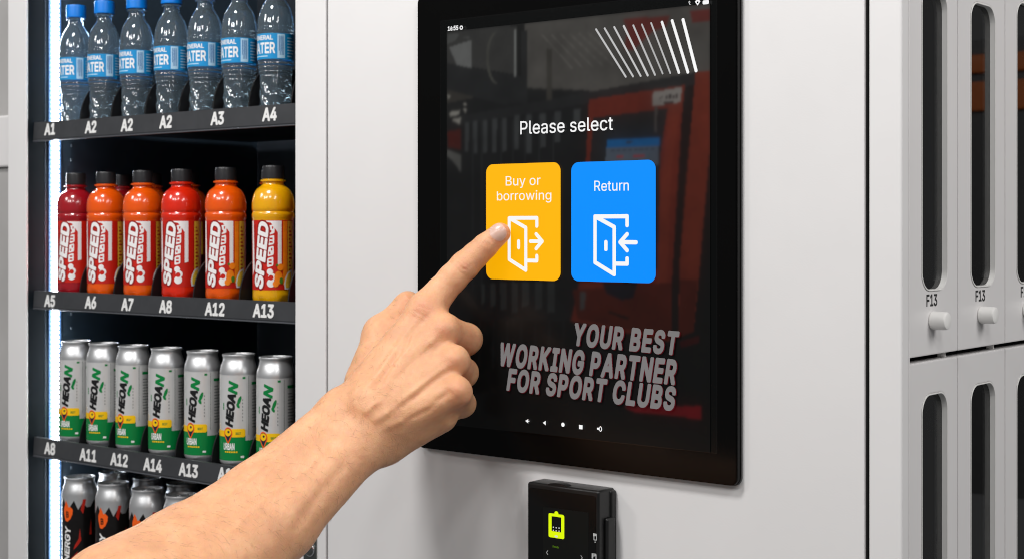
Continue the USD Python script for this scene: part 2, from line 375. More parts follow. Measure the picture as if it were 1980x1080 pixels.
# --- juice
def juice_mat(name, c):
    return mat(name, {'p': ('principled_bsdf', {'base_color': c, 'roughness': 0.22, 'coat_weight': 0.8, 'coat_roughness': 0.05, 'subsurface_weight': 0.12, 'subsurface_radius': (0.004, 0.002, 0.0008), 'subsurface_scale': 1.0})}, surface='p.BSDF')
juice = {'crimson': juice_mat('juice_crimson', srgb(150, 16, 28)), 'orange': juice_mat('juice_orange', srgb(226, 84, 5)), 'scarlet': juice_mat('juice_scarlet', srgb(212, 36, 10)), 'yellow': juice_mat('juice_yellow', srgb(228, 164, 6))}
label_red = paint('label_red', srgb(192, 28, 14), 0.35, vary=0.06, vscale=80)
label_dark_red = paint('label_dark_red', srgb(142, 16, 12), 0.35)
label_orange = paint('label_orange', srgb(240, 130, 20), 0.35, vary=0.15, vscale=150)
label_yellow = paint('label_yellow', srgb(240, 195, 60), 0.35, vary=0.1, vscale=200)
leaf_green = paint('leaf_green', srgb(70, 120, 30), 0.4)
print_white = paint('print_white', (0.80, 0.79, 0.78), 0.35)
cap_black = paint('cap_black', (0.018, 0.018, 0.02), 0.35, grain=0.3, gscale=500)
def juice_parts(root, col, fruit):
    R, H = 0.0207, 0.1352
    ctrl = [(0.60, 0.0), (0.84, 0.008), (0.95, 0.03), (0.975, 0.06), (0.965, 0.10), (0.965, 0.61), (0.99, 0.625), (1.0, 0.645), (0.985, 0.658), (0.95, 0.668), (0.985, 0.680), (1.0, 0.70), (0.985, 0.745), (0.92, 0.79), (0.78, 0.83), (0.60, 0.852), (0.51, 0.865), (0.50, 0.885), (0.50, 0.903)]
    pr = curve_prof([(r * R, t * H) for r, t in ctrl], 120)
    body = lathe([(0, 0.0)] + [tuple(x) for x in pr] + [(0, pr[-1, 1])], 56)
    v = body.vertices.copy(); th = np.arctan2(v[:, 1], v[:, 0]); t = v[:, 2] / H; lo = np.clip((0.07 - t) / 0.05, 0, 1)
    f = 1 - 0.10 * lo * (0.5 + 0.5 * np.cos(5 * th + 0.6)) ** 3
    v[:, 0] *= f; v[:, 1] *= f; body.vertices = v
    obj('bottle_body', body, juice[col], root, 40)
    obj('neck_ring', lathe([(0.49 * R, 0.882 * H), (0.60 * R, 0.886 * H), (0.60 * R, 0.897 * H), (0.49 * R, 0.901 * H)]), juice[col], root, 30)
    cap = lathe([(0, 0.905 * H), (0.505 * R, 0.905 * H), (0.52 * R, 0.912 * H), (0.515 * R, 0.985 * H), (0.485 * R, H), (0, H)], 60)
    obj('cap', cap, cap_black, root, 30)
    rl = 0.972 * R
    z0, z1 = 0.105 * H, 0.605 * H
    lab = obj('label', wrap(sbox(-math.pi * rl, z0, math.pi * rl, z1), rl), label_red, root, True)
    r2, r3 = rl + 0.00013, rl + 0.00026
    deg = math.radians
    word = place_text('SPEED', (z1 - z0) * 0.95, 0.0100, 0, 0, bold=True, fat=0.05, shear=0.22)
    word = affinity.translate(affinity.rotate(affinity.translate(word, 0, -0.0050), 84, origin=(0, 0)), deg(12) * rl, (z0 + z1) / 2)
    back = word.buffer(0.0016, quad_segs=4)
    frame = Polygon([(deg(8) * rl, z1 - 0.0006), (deg(72) * rl, z1 - 0.0006), (deg(72) * rl, z0 + 0.37 * (z1 - z0)), (deg(61) * rl, z0 + 0.36 * (z1 - z0)), (deg(61) * rl, z1 - 0.012), (deg(42) * rl, z1 - 0.0025)])
    edge = Polygon([(deg(-32) * rl, z1 - 0.0006), (deg(-20) * rl, z1 - 0.0006), (deg(-14) * rl, z0 + 0.3 * (z1 - z0)), (deg(-26) * rl, z0 + 0.2 * (z1 - z0))])
    blocks = []
    for i in range(4):
        zc = z0 + (0.40 + 0.155 * i) * (z1 - z0); uc = deg(40 + 1.2 * i) * rl
        q = affinity.skew(rrect(uc - 0.0030, uc + 0.0030, zc - 0.0044, zc + 0.0044, 0.0012, 3), 0, 16, origin=(uc, zc))
        hs = [sbox(uc - 0.0016, zc - 0.0030, uc - 0.0002, zc - 0.0006), sbox(uc + 0.0004, zc + 0.0006, uc + 0.0017, zc + 0.0030)] if i % 2 else [sbox(uc - 0.0015, zc - 0.0026, uc + 0.0015, zc - 0.0008), sbox(uc - 0.0015, zc + 0.0008, uc + 0.0015, zc + 0.0026)]
        blocks.append(q.difference(unary_union(hs)))
    blob = affinity.translate(affinity.rotate(unary_union([Point(0, 0).buffer(0.004), Point(0.001, 0.006).buffer(0.0036), Point(-0.001, 0.011).buffer(0.003)]), 0), deg(42) * rl, z0 + 0.10 * (z1 - z0))
    obj('print_panel', wrap(back.difference(word).union(sbox(deg(-14) * rl, z0 + 0.02, deg(-10) * rl, z1 - 0.004)), r2), label_dark_red, lab, True)
    obj('lettering', wrap(word, r3), print_white, lab, True)
    obj('print', wrap(unary_union([frame, edge] + blocks + [blob.difference(Point(deg(42) * rl, z0 + 0.012).buffer(0.0025))]).difference(back), r2), print_white, lab, True)
    stripe = sbox(deg(92) * rl, z0 + 0.16 * (z1 - z0), deg(118) * rl, z1 - 0.0008)
    marks = unary_union([sbox(deg(97) * rl, z0 + (0.22 + 0.055 * i) * (z1 - z0), deg(103 + 4 * ((i * 5) % 3)) * rl, z0 + (0.245 + 0.055 * i) * (z1 - z0)) for i in range(13)])
    obj('print', wrap(stripe.difference(marks), r2), label_yellow, lab, True)
    obj('print', wrap(sbox(deg(76) * rl, z0 + 0.005, deg(90) * rl, z1 - 0.001), r2), label_orange if fruit != 'plain' else label_red, lab, True)
    sw = Polygon([(deg(82) * rl, z0 + 0.0005), (deg(80) * rl, z0 + 0.006), (deg(84) * rl, z0 + 0.012), (deg(92) * rl, z0 + 0.017), (deg(112) * rl, z0 + 0.020), (deg(112) * rl, z0 + 0.0005)])
    obj('print', wrap(sw, r3), print_white, lab, True)
    obj('print', wrap(sw.buffer(-0.0016), r3 + 0.0001), label_yellow, lab, True)
    if fruit == 'fruit':
        fb = unary_union([affinity.translate(affinity.scale(Point(0, 0).buffer(0.0042), 1, 1.5), deg(64) * rl, z0 + 0.012), affinity.translate(Point(0, 0).buffer(0.0034), deg(70) * rl, z0 + 0.022), affinity.translate(Point(0, 0).buffer(0.003), deg(56) * rl, z0 + 0.006)])
        obj('print', wrap(fb, r3 + 0.0002), label_orange, lab, True)
        obj('print', wrap(unary_union([affinity.translate(affinity.scale(Point(0, 0).buffer(0.0018), 1, 1.7), deg(72) * rl, z0 + 0.009), affinity.translate(Point(0, 0).buffer(0.0012), deg(60) * rl, z0 + 0.024)]), r3 + 0.0003), leaf_green, lab, True)
cols = [('crimson', 'plain', 'dark red juice bottle with black cap beside the light strip'), ('orange', 'plain', 'orange juice bottle with black cap, above the rail number A6'),
        ('orange', 'plain', 'orange juice bottle with black cap above the rail number A7'), ('scarlet', 'plain', 'bright red juice bottle with black cap above the rail number A8'),
        ('orange', 'fruit', 'orange juice bottle with fruit on its label above the rail number A12'), ('yellow', 'fruit', 'yellow juice bottle with black cap above the rail number A13'),
        ('scarlet', 'plain', 'red juice bottle mostly hidden by the right frame of the middle shelf')]
zs1 = rails[1][0] - 0.0045
first = {}
JG = 'juice bottles on the middle shelf'
for i, px in enumerate(prod_px[1]):
    col, fruit, lab = cols[i]; loc = (PX(px, YP[1]), YP[1] + rng.uniform(-0.0008, 0.0008), zs1 + 0.0002)
    if (col, fruit) not in first:
        t = thing('juice_bottle', lab, 'bottle', loc, 0, JG); juice_parts(t, col, fruit); first[(col, fruit)] = t
    else:
        copy_of(first[(col, fruit)], 'juice_bottle', lab, 'bottle', loc, rng.uniform(-4, 4), JG)
for i, px in enumerate(prod_px[1][:6]):
    col, fruit, lab = cols[i]
    copy_of(first[(col, fruit)], 'juice_bottle', 'second-row juice bottle in the dark behind the %s' % ['dark red one by the light strip', 'orange one above A6', 'orange one above A7', 'bright red one above A8', 'orange one above A12', 'yellow one above A13'][i], 'bottle', (PX(px, YP[1]), YP[1] + 0.062, zs1 + 0.0002), rng.uniform(-20, 20), 'second row of juice bottles')

# --- cans
def can_shell(root, H, R):
    pr = [(0, 0.018), (0.60, 0.016), (0.72, 0.004), (0.76, 0.0), (0.79, 0.004), (0.83, 0.018), (0.94, 0.042), (0.985, 0.055), (1.0, 0.072), (1.0, 0.835), (0.985, 0.862), (0.94, 0.895), (0.87, 0.930), (0.835, 0.950), (0.825, 0.968), (0.845, 0.978), (0.872, 0.984), (0.878, 0.992), (0.866, 0.999), (0.845, 1.0), (0.828, 0.996), (0.815, 0.978), (0.79, 0.966), (0.76, 0.972), (0, 0.974)]
    obj('can_body', lathe([(r * R, t * H) for r, t in pr], 64), alu, root, 35)
    z = 0.9745 * H
    a = affinity.scale(Point(0, 0).buffer(0.30 * R, quad_segs=8), 0.75, 1.25).difference(affinity.translate(affinity.scale(Point(0, 0).buffer(0.15 * R), 0.9, 1), 0, 0.14 * R))
    tabm = solid(a, 0.0009); tabm.apply_translation([0, 0.1 * R, z + 0.0008])
    piv = trimesh.creation.cylinder(0.09 * R, 0.0022, sections=16); piv.apply_translation([0, -0.05 * R, z + 0.001])
    obj('pull_tab', cat_([tabm, piv]), alu, root, 30)
can_white = paint('can_white', srgb(222, 222, 221), 0.28, metallic=0.4, vary=0.03, vscale=90)
can_green = paint('can_green', srgb(4, 128, 62), 0.30, metallic=0.15)
can_yellow = paint('can_yellow', srgb(240, 190, 10), 0.32)
can_black = paint('can_black', srgb(22, 20, 20), 0.26, metallic=0.2, vary=0.3, vscale=120)
ink_black = paint('ink_black', srgb(20, 20, 22), 0.35)
ink_navy = paint('ink_navy', srgb(24, 34, 52), 0.35)
ink_grey = paint('ink_grey', srgb(120, 124, 122), 0.4)
ink_orange = paint('ink_orange', srgb(236, 92, 20), 0.35)
ink_red = paint('ink_red', srgb(170, 30, 14), 0.35)
deg = math.radians
def green_can(root):
    H, R = 0.1128, 0.0186
    can_shell(root, H, R)
    r0 = R + 0.00008; r1 = R + 0.0002; r2 = R + 0.00032; r3 = R + 0.00044
    full = math.pi * r0
    w = obj('print_sleeve', wrap(sbox(-full, 0.075 * H, full, 0.822 * H), r0), can_white, root, True)
    obj('print', wrap(unary_union([sbox(-full, 0.076 * H, deg(66) * r0, 0.292 * H), sbox(deg(66) * r0, 0.076 * H, full, 0.25 * H)]), r1), can_green, w, True)
    yb = unary_union([rrect(deg(-60) * r0, deg(60) * r0, 0.284 * H, 0.338 * H, 0.0015), rrect(deg(20) * r0, deg(66) * r0, 0.282 * H, 0.355 * H, 0.002)])
    obj('print', wrap(yb, r2), can_yellow, w, True)
    def up(text, wd, hh, u, zc, sh=0.2, fat=0.02):
        g = place_text(text, wd, hh, 0, 0, bold=True, fat=fat, shear=sh)
        return affinity.translate(affinity.rotate(affinity.translate(g, 0, -hh / 2), 84, origin=(0, 0)), u, zc)
    obj('lettering', wrap(up('HEOA', 0.0330, 0.0074, deg(19) * r0, 0.515 * H, sh=0.28, fat=0.08), r1), ink_black, w, True)
    obj('lettering', wrap(up('N', 0.0105, 0.0088, deg(28) * r0, 0.715 * H, 0.3, 0.05), r1), can_green, w, True)
    leaf = unary_union([affinity.rotate(affinity.scale(Point(0, 0).buffer(0.0026), 0.62, 1.9), -20), affinity.translate(affinity.rotate(affinity.scale(Point(0, 0).buffer(0.0017), 0.8, 1.5), 30), -0.0012, -0.005)])
    obj('print', wrap(unary_union([affinity.translate(leaf, deg(47) * r0, 0.60 * H), sbox(deg(57) * r0, 0.79 * H, deg(66) * r0, 0.808 * H), sbox(deg(-8) * r0, 0.52 * H, deg(-4) * r0, 0.58 * H)] +
        [sbox(deg(88) * r0, 0.735 * H, deg(122) * r0, 0.76 * H)]), r1), can_green, w, True)
    em = affinity.translate(unary_union([affinity.scale(Point(0, 0).buffer(0.0052, quad_segs=12), 0.92, 1.15), Polygon([(-0.0045, -0.002), (0.0045, -0.002), (0.0008, -0.0098), (-0.0006, -0.0098)])]), deg(12) * r0, 0.315 * H)
    obj('emblem', wrap(em, r2 + 0.0001), ink_orange, w, True)
    obj('emblem', wrap(em.buffer(-0.0010), r3), ink_navy, w, True)
    obj('emblem', wrap(affinity.translate(Point(0, 0).buffer(0.0036), deg(12) * r0, 0.322 * H).difference(affinity.translate(Point(0, 0).buffer(0.0012), deg(14) * r0, 0.327 * H)), r3 + 0.0001), can_yellow, w, True)
    obj('lettering', wrap(unary_union([place_text('URBAN', 0.0125, 0.0062, deg(14) * r0, 0.172 * H, bold=True, fat=0.02), sbox(deg(52) * r0, 0.10 * H, deg(62) * r0, 0.118 * H)]), r2), print_white, w, True)
    obj('lettering', wrap(unary_union([sbox(deg(0) * r0, 0.146 * H, deg(6) * r0, 0.158 * H)] + [sbox(deg(8 + 7.2 * i) * r0, 0.146 * H, deg(13.5 + 7.2 * i) * r0, 0.158 * H) for i in range(5)]), r2), can_yellow, w, True)
    obj('small_print', wrap(place_text('BEST', 0.0052, 0.0022, deg(45) * r0, 0.305 * H, bold=True), r3), can_green, w, True)
    tx = [sbox(deg(90) * r0, (0.36 + 0.027 * i) * H, deg(108 + 5 * ((i * 7) % 4)) * r0, (0.369 + 0.027 * i) * H) for i in range(13)]
    obj('small_print', wrap(unary_union(tx + [sbox(deg(56) * r0, (0.42 + 0.03 * i) * H, deg(58.5) * r0, (0.435 + 0.03 * i) * H) for i in range(7)]), r1), ink_grey, w, True)
    obj('print', wrap(sbox(deg(76) * r0, 0.30 * H, deg(77.6) * r0, 0.815 * H), r1), ink_grey, w, True)
def black_can(root):
    H, R = 0.1128, 0.0190
    can_shell(root, H, R)
    r0 = R + 0.00008; r1 = R + 0.0002; r2 = R + 0.00032
    full = math.pi * r0
    pts = [(-full, 0.07 * H), (full, 0.07 * H)]
    jag = [(180, .70), (150, .76), (128, .70), (108, .79), (92, .72), (78, .72), (64, .77), (50, .70), (36, .79), (20, .72), (8, .72), (-8, .80), (-30, .71), (-60, .78), (-90, .71), (-130, .78), (-180, .70)]
    pts += [(deg(a) * r0, t * H) for a, t in jag]
    w = obj('print_sleeve', wrap(Polygon(pts), r0), can_black, root, True)
    fl = [(-0.0055, 0.0), (-0.0058, 0.0045), (-0.004, 0.0085), (-0.0028, 0.013), (-0.001, 0.010), (0.0006, 0.0062), (0.003, 0.0072), (0.0056, 0.0045), (0.0052, 0.0), (0.0028, -0.0052), (-0.0008, -0.0082), (-0.003, -0.0075)]
    fl = affinity.translate(Polygon(fl).buffer(0.0006), deg(14) * r0, 0.66 * H)
    bmark = place_text('B', 0.0038, 0.0062, deg(12) * r0, 0.625 * H, bold=True, fat=0.03)
    obj('emblem', wrap(fl.difference(bmark), r1), ink_orange, w, True)
    word = place_text('ENERGY', 0.045, 0.0070, 0, 0, bold=True, fat=0.03, shear=0.15)
    word = affinity.translate(affinity.rotate(affinity.translate(word, 0, -0.0035), 87, origin=(0, 0)), deg(10) * r0, 0.335 * H)
    obj('lettering', wrap(word, r1), print_white, w, True)
    streak = [Polygon([(deg(58) * r0, .70 * H), (deg(66) * r0, .80 * H), (deg(76) * r0, .80 * H), (deg(66) * r0, .66 * H)]),
              Polygon([(deg(40) * r0, .36 * H), (deg(52) * r0, .42 * H), (deg(56) * r0, .52 * H), (deg(60) * r0, .40 * H), (deg(48) * r0, .35 * H), (deg(34) * r0, .31 * H)]),
              Polygon([(deg(0) * r0, .08 * H), (deg(16) * r0, .20 * H), (deg(34) * r0, .25 * H), (deg(50) * r0, .30 * H), (deg(36) * r0, .20 * H), (deg(22) * r0, .08 * H)]),
              Polygon([(deg(88) * r0, .45 * H), (deg(94) * r0, .60 * H), (deg(97) * r0, .45 * H)])]
    obj('print', wrap(unary_union(streak), r1), ink_red, w, True)
place_n = ['leftmost, beside the light strip', 'second from the light strip, above A11', 'third from the light strip, above A12', 'fourth from the light strip, left of A14', 'fifth from the light strip, above A13', 'sixth from the light strip', 'rightmost, half hidden by the arm']
zs2 = rails[2][0] - 0.0045; gc = None
for i, px in enumerate(prod_px[2]):
    loc = (PX(px, YP[2]), YP[2] + rng.uniform(-0.001, 0.001), zs2 + 0.0002); lab = 'silver and green drinks can, %s' % place_n[i]
    if gc is None:
        gc = thing('green_drinks_can', lab, 'can', loc, 0, 'green cans on the third shelf'); green_can(gc)
    else: copy_of(gc, 'green_drinks_can', lab, 'can', loc, rng.uniform(-6, 6), 'green cans on the third shelf')
zs3 = rails[3][0] - 0.0045; bc = None
bl = ['leftmost, beside the light strip', 'second from the light strip', 'third from the light strip, cut by the arm', 'only its silver top showing above the arm']
for i, px in enumerate(prod_px[3][:5]):
    loc = (PX(px, YP[3]), YP[3] + rng.uniform(-0.001, 0.001), zs3 + 0.0008)
    if i > 3: continue
    lab = 'black energy drink can with orange emblem, %s' % bl[i]
    if bc is None:
        bc = thing('black_drinks_can', lab, 'can', loc, 0, 'black cans on the bottom shelf'); black_can(bc)
    else: copy_of(bc, 'black_drinks_can', lab, 'can', loc, rng.uniform(-6, 6), 'black cans on the bottom shelf')
for i, px in enumerate(prod_px[3][:5]):
    copy_of(bc, 'black_drinks_can', 'second-row drinks can in the dark behind the %s' % ['leftmost black can', 'second black can', 'third black can', 'fourth black can', 'arm, rightmost of its row'][i], 'can', (PX(px, YP[3]), YP[3] + 0.046, zs3 + 0.0008), rng.uniform(-20, 20), 'second row of black cans')

# ================================================================== touchscreen
sx0, sx1 = PX(817), PX(1434.5)
sz0, sz1 = PZ(1405, 934), PZ(830, -7)
ts = thing('touchscreen', 'large black touchscreen showing two coloured buttons on the white front panel', 'touchscreen')
YS = -0.0070
obj('bezel', eased(rrect(sx0, sx1, sz0, sz1, 0.0065), 0.0068, 0.0018, FRONT, (0, -0.0002, 0)), bezel_black, ts, 35)
gx0, gx1, gz0, gz1 = PX(853, YS), PX(1386, YS), PZ(1380, 874, YS), PZ(853, 42, YS)
obj('bezel_gasket', front(rrect(sx0 - 0.0007, sx1 + 0.0007, sz0 - 0.0007, sz1 + 0.0007, 0.0072).difference(rrect(sx0 + 0.0001, sx1 - 0.0001, sz0 + 0.0001, sz1 - 0.0001, 0.0065)), -0.0001, 0.0012), liner_grey, ts)
obj('display_edge', front(sbox(gx0 - 0.0006, gz0 - 0.0006, gx1 + 0.0006, gz1 + 0.0006).difference(sbox(gx0, gz0, gx1, gz1)), YS - 0.00005, 0.0002), gloss_black, ts)
lay = [YS - 0.0001] + [YS - 0.0002] * 5 + [YS - 0.0022 - 0.0001 * i for i in range(6)]
wn = [0]
def W(pts, l): return Polygon([(P(a, b, lay[l])[0], P(a, b, lay[l])[2]) for a, b in pts])
def scr(name, poly, m, parent, l, label=None):
    return obj(name, front(poly, lay[l], 0.00008), m, parent, label=label)
_sg = {}
def SC(r, g, b, k=1.0):
    key = (int(r), int(g), int(b))
    if key not in _sg:
        c = np.array(srgb(r, g, b))
        if max(key) > 100 or key == (82, 14, 22): _sg[key] = glow('screen_%d_%d_%d' % key, tuple(c), 0.92, 0.04, 0.2)
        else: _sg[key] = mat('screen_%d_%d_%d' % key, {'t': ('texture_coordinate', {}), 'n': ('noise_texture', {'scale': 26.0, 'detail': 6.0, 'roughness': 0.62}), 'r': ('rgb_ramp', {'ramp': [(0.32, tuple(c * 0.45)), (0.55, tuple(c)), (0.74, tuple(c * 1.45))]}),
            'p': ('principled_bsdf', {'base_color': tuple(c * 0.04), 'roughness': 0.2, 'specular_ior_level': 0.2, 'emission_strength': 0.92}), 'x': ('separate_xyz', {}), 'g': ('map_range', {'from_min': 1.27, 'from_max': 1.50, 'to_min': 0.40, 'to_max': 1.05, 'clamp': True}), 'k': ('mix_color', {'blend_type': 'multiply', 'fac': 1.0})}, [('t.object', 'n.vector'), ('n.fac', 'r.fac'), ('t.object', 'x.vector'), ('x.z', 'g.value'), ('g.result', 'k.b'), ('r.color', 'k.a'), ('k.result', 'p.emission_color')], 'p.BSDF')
    return _sg[key]
disp = scr('display', sbox(gx0, gz0, gx1, gz1), glow('display_black', srgb(6, 7, 7), 1.0, 0.1, 0.18), ts, 0)
clip = W([(865, 63), (1374, 13), (1374, 905), (865, 822)], 2).buffer(0)
clip = sbox(PX(865, lay[2]), gz0, PX(1374, lay[2]), PZ(865, 62, lay[2]))
def wall(name, plist, col, l=2):
    g = unary_union([W(p, l).buffer(0) for p in plist]).intersection(clip)
    if not g.is_empty: picture.append((g, col, name))
picture = []
# the picture shown behind the buttons: a dim room with lockers, a ceiling and a red machine
wall('pictured_wall', [[(1016, 20), (1380, 0), (1380, 140), (1330, 148), (1016, 200)]], (66, 64, 61), 1)
wall('pictured_wall', [[(865, 60), (1000, 50), (1000, 145), (865, 122)]], (46, 46, 45), 1)
wall('pictured_room', [[(865, 172), (985, 205), (905, 225), (895, 240), (895, 335), (865, 300)]], (44, 42, 39), 1)
wall('pictured_room', [[(865, 200), (1010, 170), (1140, 175), (1140, 620), (865, 620)]], (19, 20, 21), 1)
wall('pictured_locker', [[(890, 225), (1345, 140), (1345, 165), (890, 242)], [(1008, 60), (1020, 60), (1020, 200), (1008, 202)], [(865, 122), (1018, 150), (1018, 197), (975, 203), (865, 174)]], (27, 28, 29), 2)
wall('pictured_wall', [[(870, 92), (912, 78), (912, 132), (884, 126)]], (92, 93, 92), 2)
wall('pictured_wall', [[(866, 66), (890, 66), (880, 80), (866, 85)], [(893, 72), (910, 76), (908, 70)]], (66, 67, 66), 3)
wall('pictured_wall', [[(1058, 95), (1068, 95), (1068, 192), (1058, 193)]], (50, 48, 44), 3)
wall('pictured_beam', [[(996, 58), (999, 58), (999, 148), (996, 148)]], (110, 112, 110), 3)
arc = [(975 + 20 * math.cos(t) - 14, 112 - 50 * math.sin(t)) for t in np.linspace(1.4, 4.6, 14)]
wall('pictured_cable', [arc + [(x + 5, y) for x, y in arc[::-1]]], (60, 60, 56), 3)
wall('pictured_room', [[(866, 183), (872, 186), (868, 192)], [(896, 200), (906, 202), (900, 204)], [(896, 210), (903, 212), (901, 218)], [(870, 218), (890, 214), (888, 222), (872, 226)], [(874, 232), (892, 228), (890, 240)]], (120, 118, 112), 3)
wall('pictured_room', [[(866, 255), (893, 250), (893, 290), (868, 285)]], (58, 18, 14), 3)
wall('pictured_room', [[(866, 290), (893, 300), (893, 335), (880, 315), (866, 302)]], (72, 72, 70), 3)
strips = [(904, 640, 790), (920.5, 635, 800), (939, 630, 795), (957.5, 622, 795), (976.5, 616, 790), (1000, 605, 780), (1024, 598, 800), (1051, 596, 770), (1079, 582, 740), (1117, 570, 640)]
wall('pictured_window', [[(x - 3.5 - i * 0.35, t / 2.7), (x + 3.5 + i * 0.35, (t - 2) / 2.7), (x + 3.0 + i * 0.2, b / 2.7), (x - 3.5 - i * 0.3, (b + 3) / 2.7)] for i, (x, t, b) in enumerate(strips)], (50, 52, 53), 3)
wall('pictured_window', [[(x - 6 - i * 0.3, 222 + (1120 - x) * 0.08), (x - 5 - i * 0.3, 222 + (1120 - x) * 0.08), (x - 5 - i * 0.3, 560), (x - 6 - i * 0.3, 560)] for i, (x, t, b) in enumerate(strips)], (36, 38, 39), 3)
wall('pictured_window', [[(x - w, 548 - k), (x + w, 549 - k), (x + w, 582 + (k * 7) % 22), (x - w * 0.9, 590 + (k * 5) % 16)] for k, (x, w) in enumerate(((935, 4), (954, 5), (974, 6), (996, 6), (1017, 7), (1042, 7), (1066, 7)))], (40, 42, 42), 3)
for k in range(8):
    x = 900 + 27 * k
    wall('pictured_locker', [[(x, 620), (x + 3, 620), (x + 2, 700 + 6 * k), (x - 1, 700 + 6 * k)]], (24, 25, 26), 3)
# red machine
wall('pictured_machine', [[(1140, 193), (1325, 165), (1318, 240), (1300, 540), (1296, 660), (1105, 620), (1122, 540)]], (86, 30, 20), 3)
wall('pictured_machine', [[(1148, 228), (1292, 210), (1278, 300), (1272, 520), (1125, 540)]], (26, 26, 27), 4)
wall('pictured_machine', [[(1295, 200), (1320, 166), (1322, 180), (1300, 320), (1290, 560), (1272, 560), (1276, 400)]], (92, 35, 23), 5)
wall('pictured_machine', [[(1346, 140), (1376, 136), (1372, 300), (1350, 560), (1342, 640), (1312, 648), (1316, 500), (1336, 260)]], (90, 34, 22), 4)
wall('pictured_machine', [[(1108, 560), (1300, 545), (1300, 655), (1118, 616)], [(1316, 540), (1350, 540), (1342, 640), (1312, 652)]], (62, 20, 12), 5)
wall('pictured_machine', [[(1163, 545), (1232, 545), (1222, 576), (1200, 580), (1170, 566)]], (14, 18, 26), 6)
wall('pictured_machine', [[(1175, 600), (1214, 613), (1212, 618), (1174, 604)]], (12, 10, 10), 6)
wall('pictured_label', [[(1120, 564), (1130, 564), (1129, 598), (1120, 598)]], (58, 58, 58), 6)
wall('pictured_label', [[(1264, 179), (1319, 169), (1317, 198), (1262, 206)]], (112, 108, 104), 5)
wall('pictured_label', [[(1264, 206), (1269, 206), (1268, 250), (1265, 268)]], (60, 56, 54), 6)
a = P(1276, 195, lay[6]); g = place_text('V', 0.0030, 0.0050, a[0], a[2] - 0.001, False, 0.0)
g = unary_union([g] + [sbox(PX(1285 + 6.5 * i, lay[6]), a[2] + 0.0012 - 0.0002 * i, PX(1289.5 + 6.5 * i, lay[6]), a[2] + 0.0036 + (0.001 if i % 2 else 0)) for i in range(4)] + [sbox(PX(1282, lay[6]), a[2] - 0.0022, PX(1300, lay[6]), a[2] - 0.0012)])
picture.append((g, (44, 40, 40), 'label'))
wall('pictured_monitor', [[(1171, 286), (1272, 282), (1271, 318), (1168, 318)]], (66, 74, 84), 6)
wall('pictured_monitor', [[(1172, 270), (1274, 265), (1273, 283), (1171, 287)]], (12, 74, 122), 6)
wall('pictured_monitor', [[(1179 + 11 * i, 291 - 0.4 * i), (1187 + 11 * i, 290.6 - 0.4 * i), (1187 + 11 * i, 293 - 0.4 * i), (1179 + 11 * i, 293.5 - 0.4 * i)] for i in range(8)] + [[(1208, 274), (1222, 273), (1222, 276), (1208, 277)]], (40, 42, 50), 7)
wall('pictured_monitor', [[(1190, 302), (1204, 301), (1204, 305), (1190, 306)], [(1222, 300), (1244, 299), (1244, 303), (1222, 304)]], (120, 40, 44), 7)
wall('pictured_machine', [[(1206, 38), (1296, 30), (1290, 52), (1262, 62), (1225, 98), (1208, 96), (1214, 60)], [(1335, 22), (1376, 18), (1376, 40), (1340, 44)]], (82, 32, 28), 2)
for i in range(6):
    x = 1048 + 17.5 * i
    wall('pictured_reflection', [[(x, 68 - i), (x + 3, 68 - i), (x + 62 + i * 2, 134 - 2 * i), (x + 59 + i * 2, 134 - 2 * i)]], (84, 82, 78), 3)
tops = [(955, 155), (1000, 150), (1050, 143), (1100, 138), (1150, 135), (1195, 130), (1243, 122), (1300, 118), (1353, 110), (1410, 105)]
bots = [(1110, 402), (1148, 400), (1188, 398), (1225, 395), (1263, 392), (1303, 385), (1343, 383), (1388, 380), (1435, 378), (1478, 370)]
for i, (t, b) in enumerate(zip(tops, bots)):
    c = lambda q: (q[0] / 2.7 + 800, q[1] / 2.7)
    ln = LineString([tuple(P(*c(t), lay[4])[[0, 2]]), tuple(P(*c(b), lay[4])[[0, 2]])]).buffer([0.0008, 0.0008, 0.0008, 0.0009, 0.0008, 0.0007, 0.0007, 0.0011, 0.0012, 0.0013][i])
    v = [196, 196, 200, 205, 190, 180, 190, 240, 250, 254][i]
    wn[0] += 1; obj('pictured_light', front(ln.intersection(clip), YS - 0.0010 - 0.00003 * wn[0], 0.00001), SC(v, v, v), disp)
wall('pictured_ribbon', [[(1208, 786), (1356, 784), (1356, 809), (1225, 794)]], (120, 14, 24), 3)
wall('pictured_ribbon', [[(1314, 660), (1352, 648), (1352, 662), (1318, 672)]], (50, 10, 10), 3)
import shapely
from scipy.ndimage import gaussian_filter
cb = clip.bounds; gs = 0.0009
gxn, gzn = int((cb[2] - cb[0]) / gs) + 1, int((cb[3] - cb[1]) / gs) + 1
gx, gz = np.meshgrid(np.linspace(cb[0], cb[2], gxn), np.linspace(cb[1], cb[3], gzn), indexing='ij')
pic = np.zeros((gxn, gzn, 3)) + np.array(srgb(13, 14, 14))
for g, col, _ in picture:
    shapely.prepare(g)
    inside = shapely.contains_xy(g, gx.ravel(), gz.ravel()).reshape(gx.shape)
    pic[inside] = srgb(*col)
q3 = np.stack([gx, gz, 0 * gx], -1)
soft = gaussian_filter(pic, (1.3, 1.3, 0)); sharp = gaussian_filter(pic, (0.8, 0.8, 0)); blur = gaussian_filter(pic, (7, 7, 0))
mixn = np.clip(meshkit.fbm(q3 * 22, 4, 5) * 2.2 - 0.6, 0, 1)[..., None]
pic = (0.84 * (mixn * soft + (1 - mixn) * sharp) + 0.16 * blur)
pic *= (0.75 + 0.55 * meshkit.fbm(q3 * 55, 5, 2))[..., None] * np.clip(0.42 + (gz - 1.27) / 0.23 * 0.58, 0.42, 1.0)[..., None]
gi = np.arange(gxn * gzn).reshape(gxn, gzn)
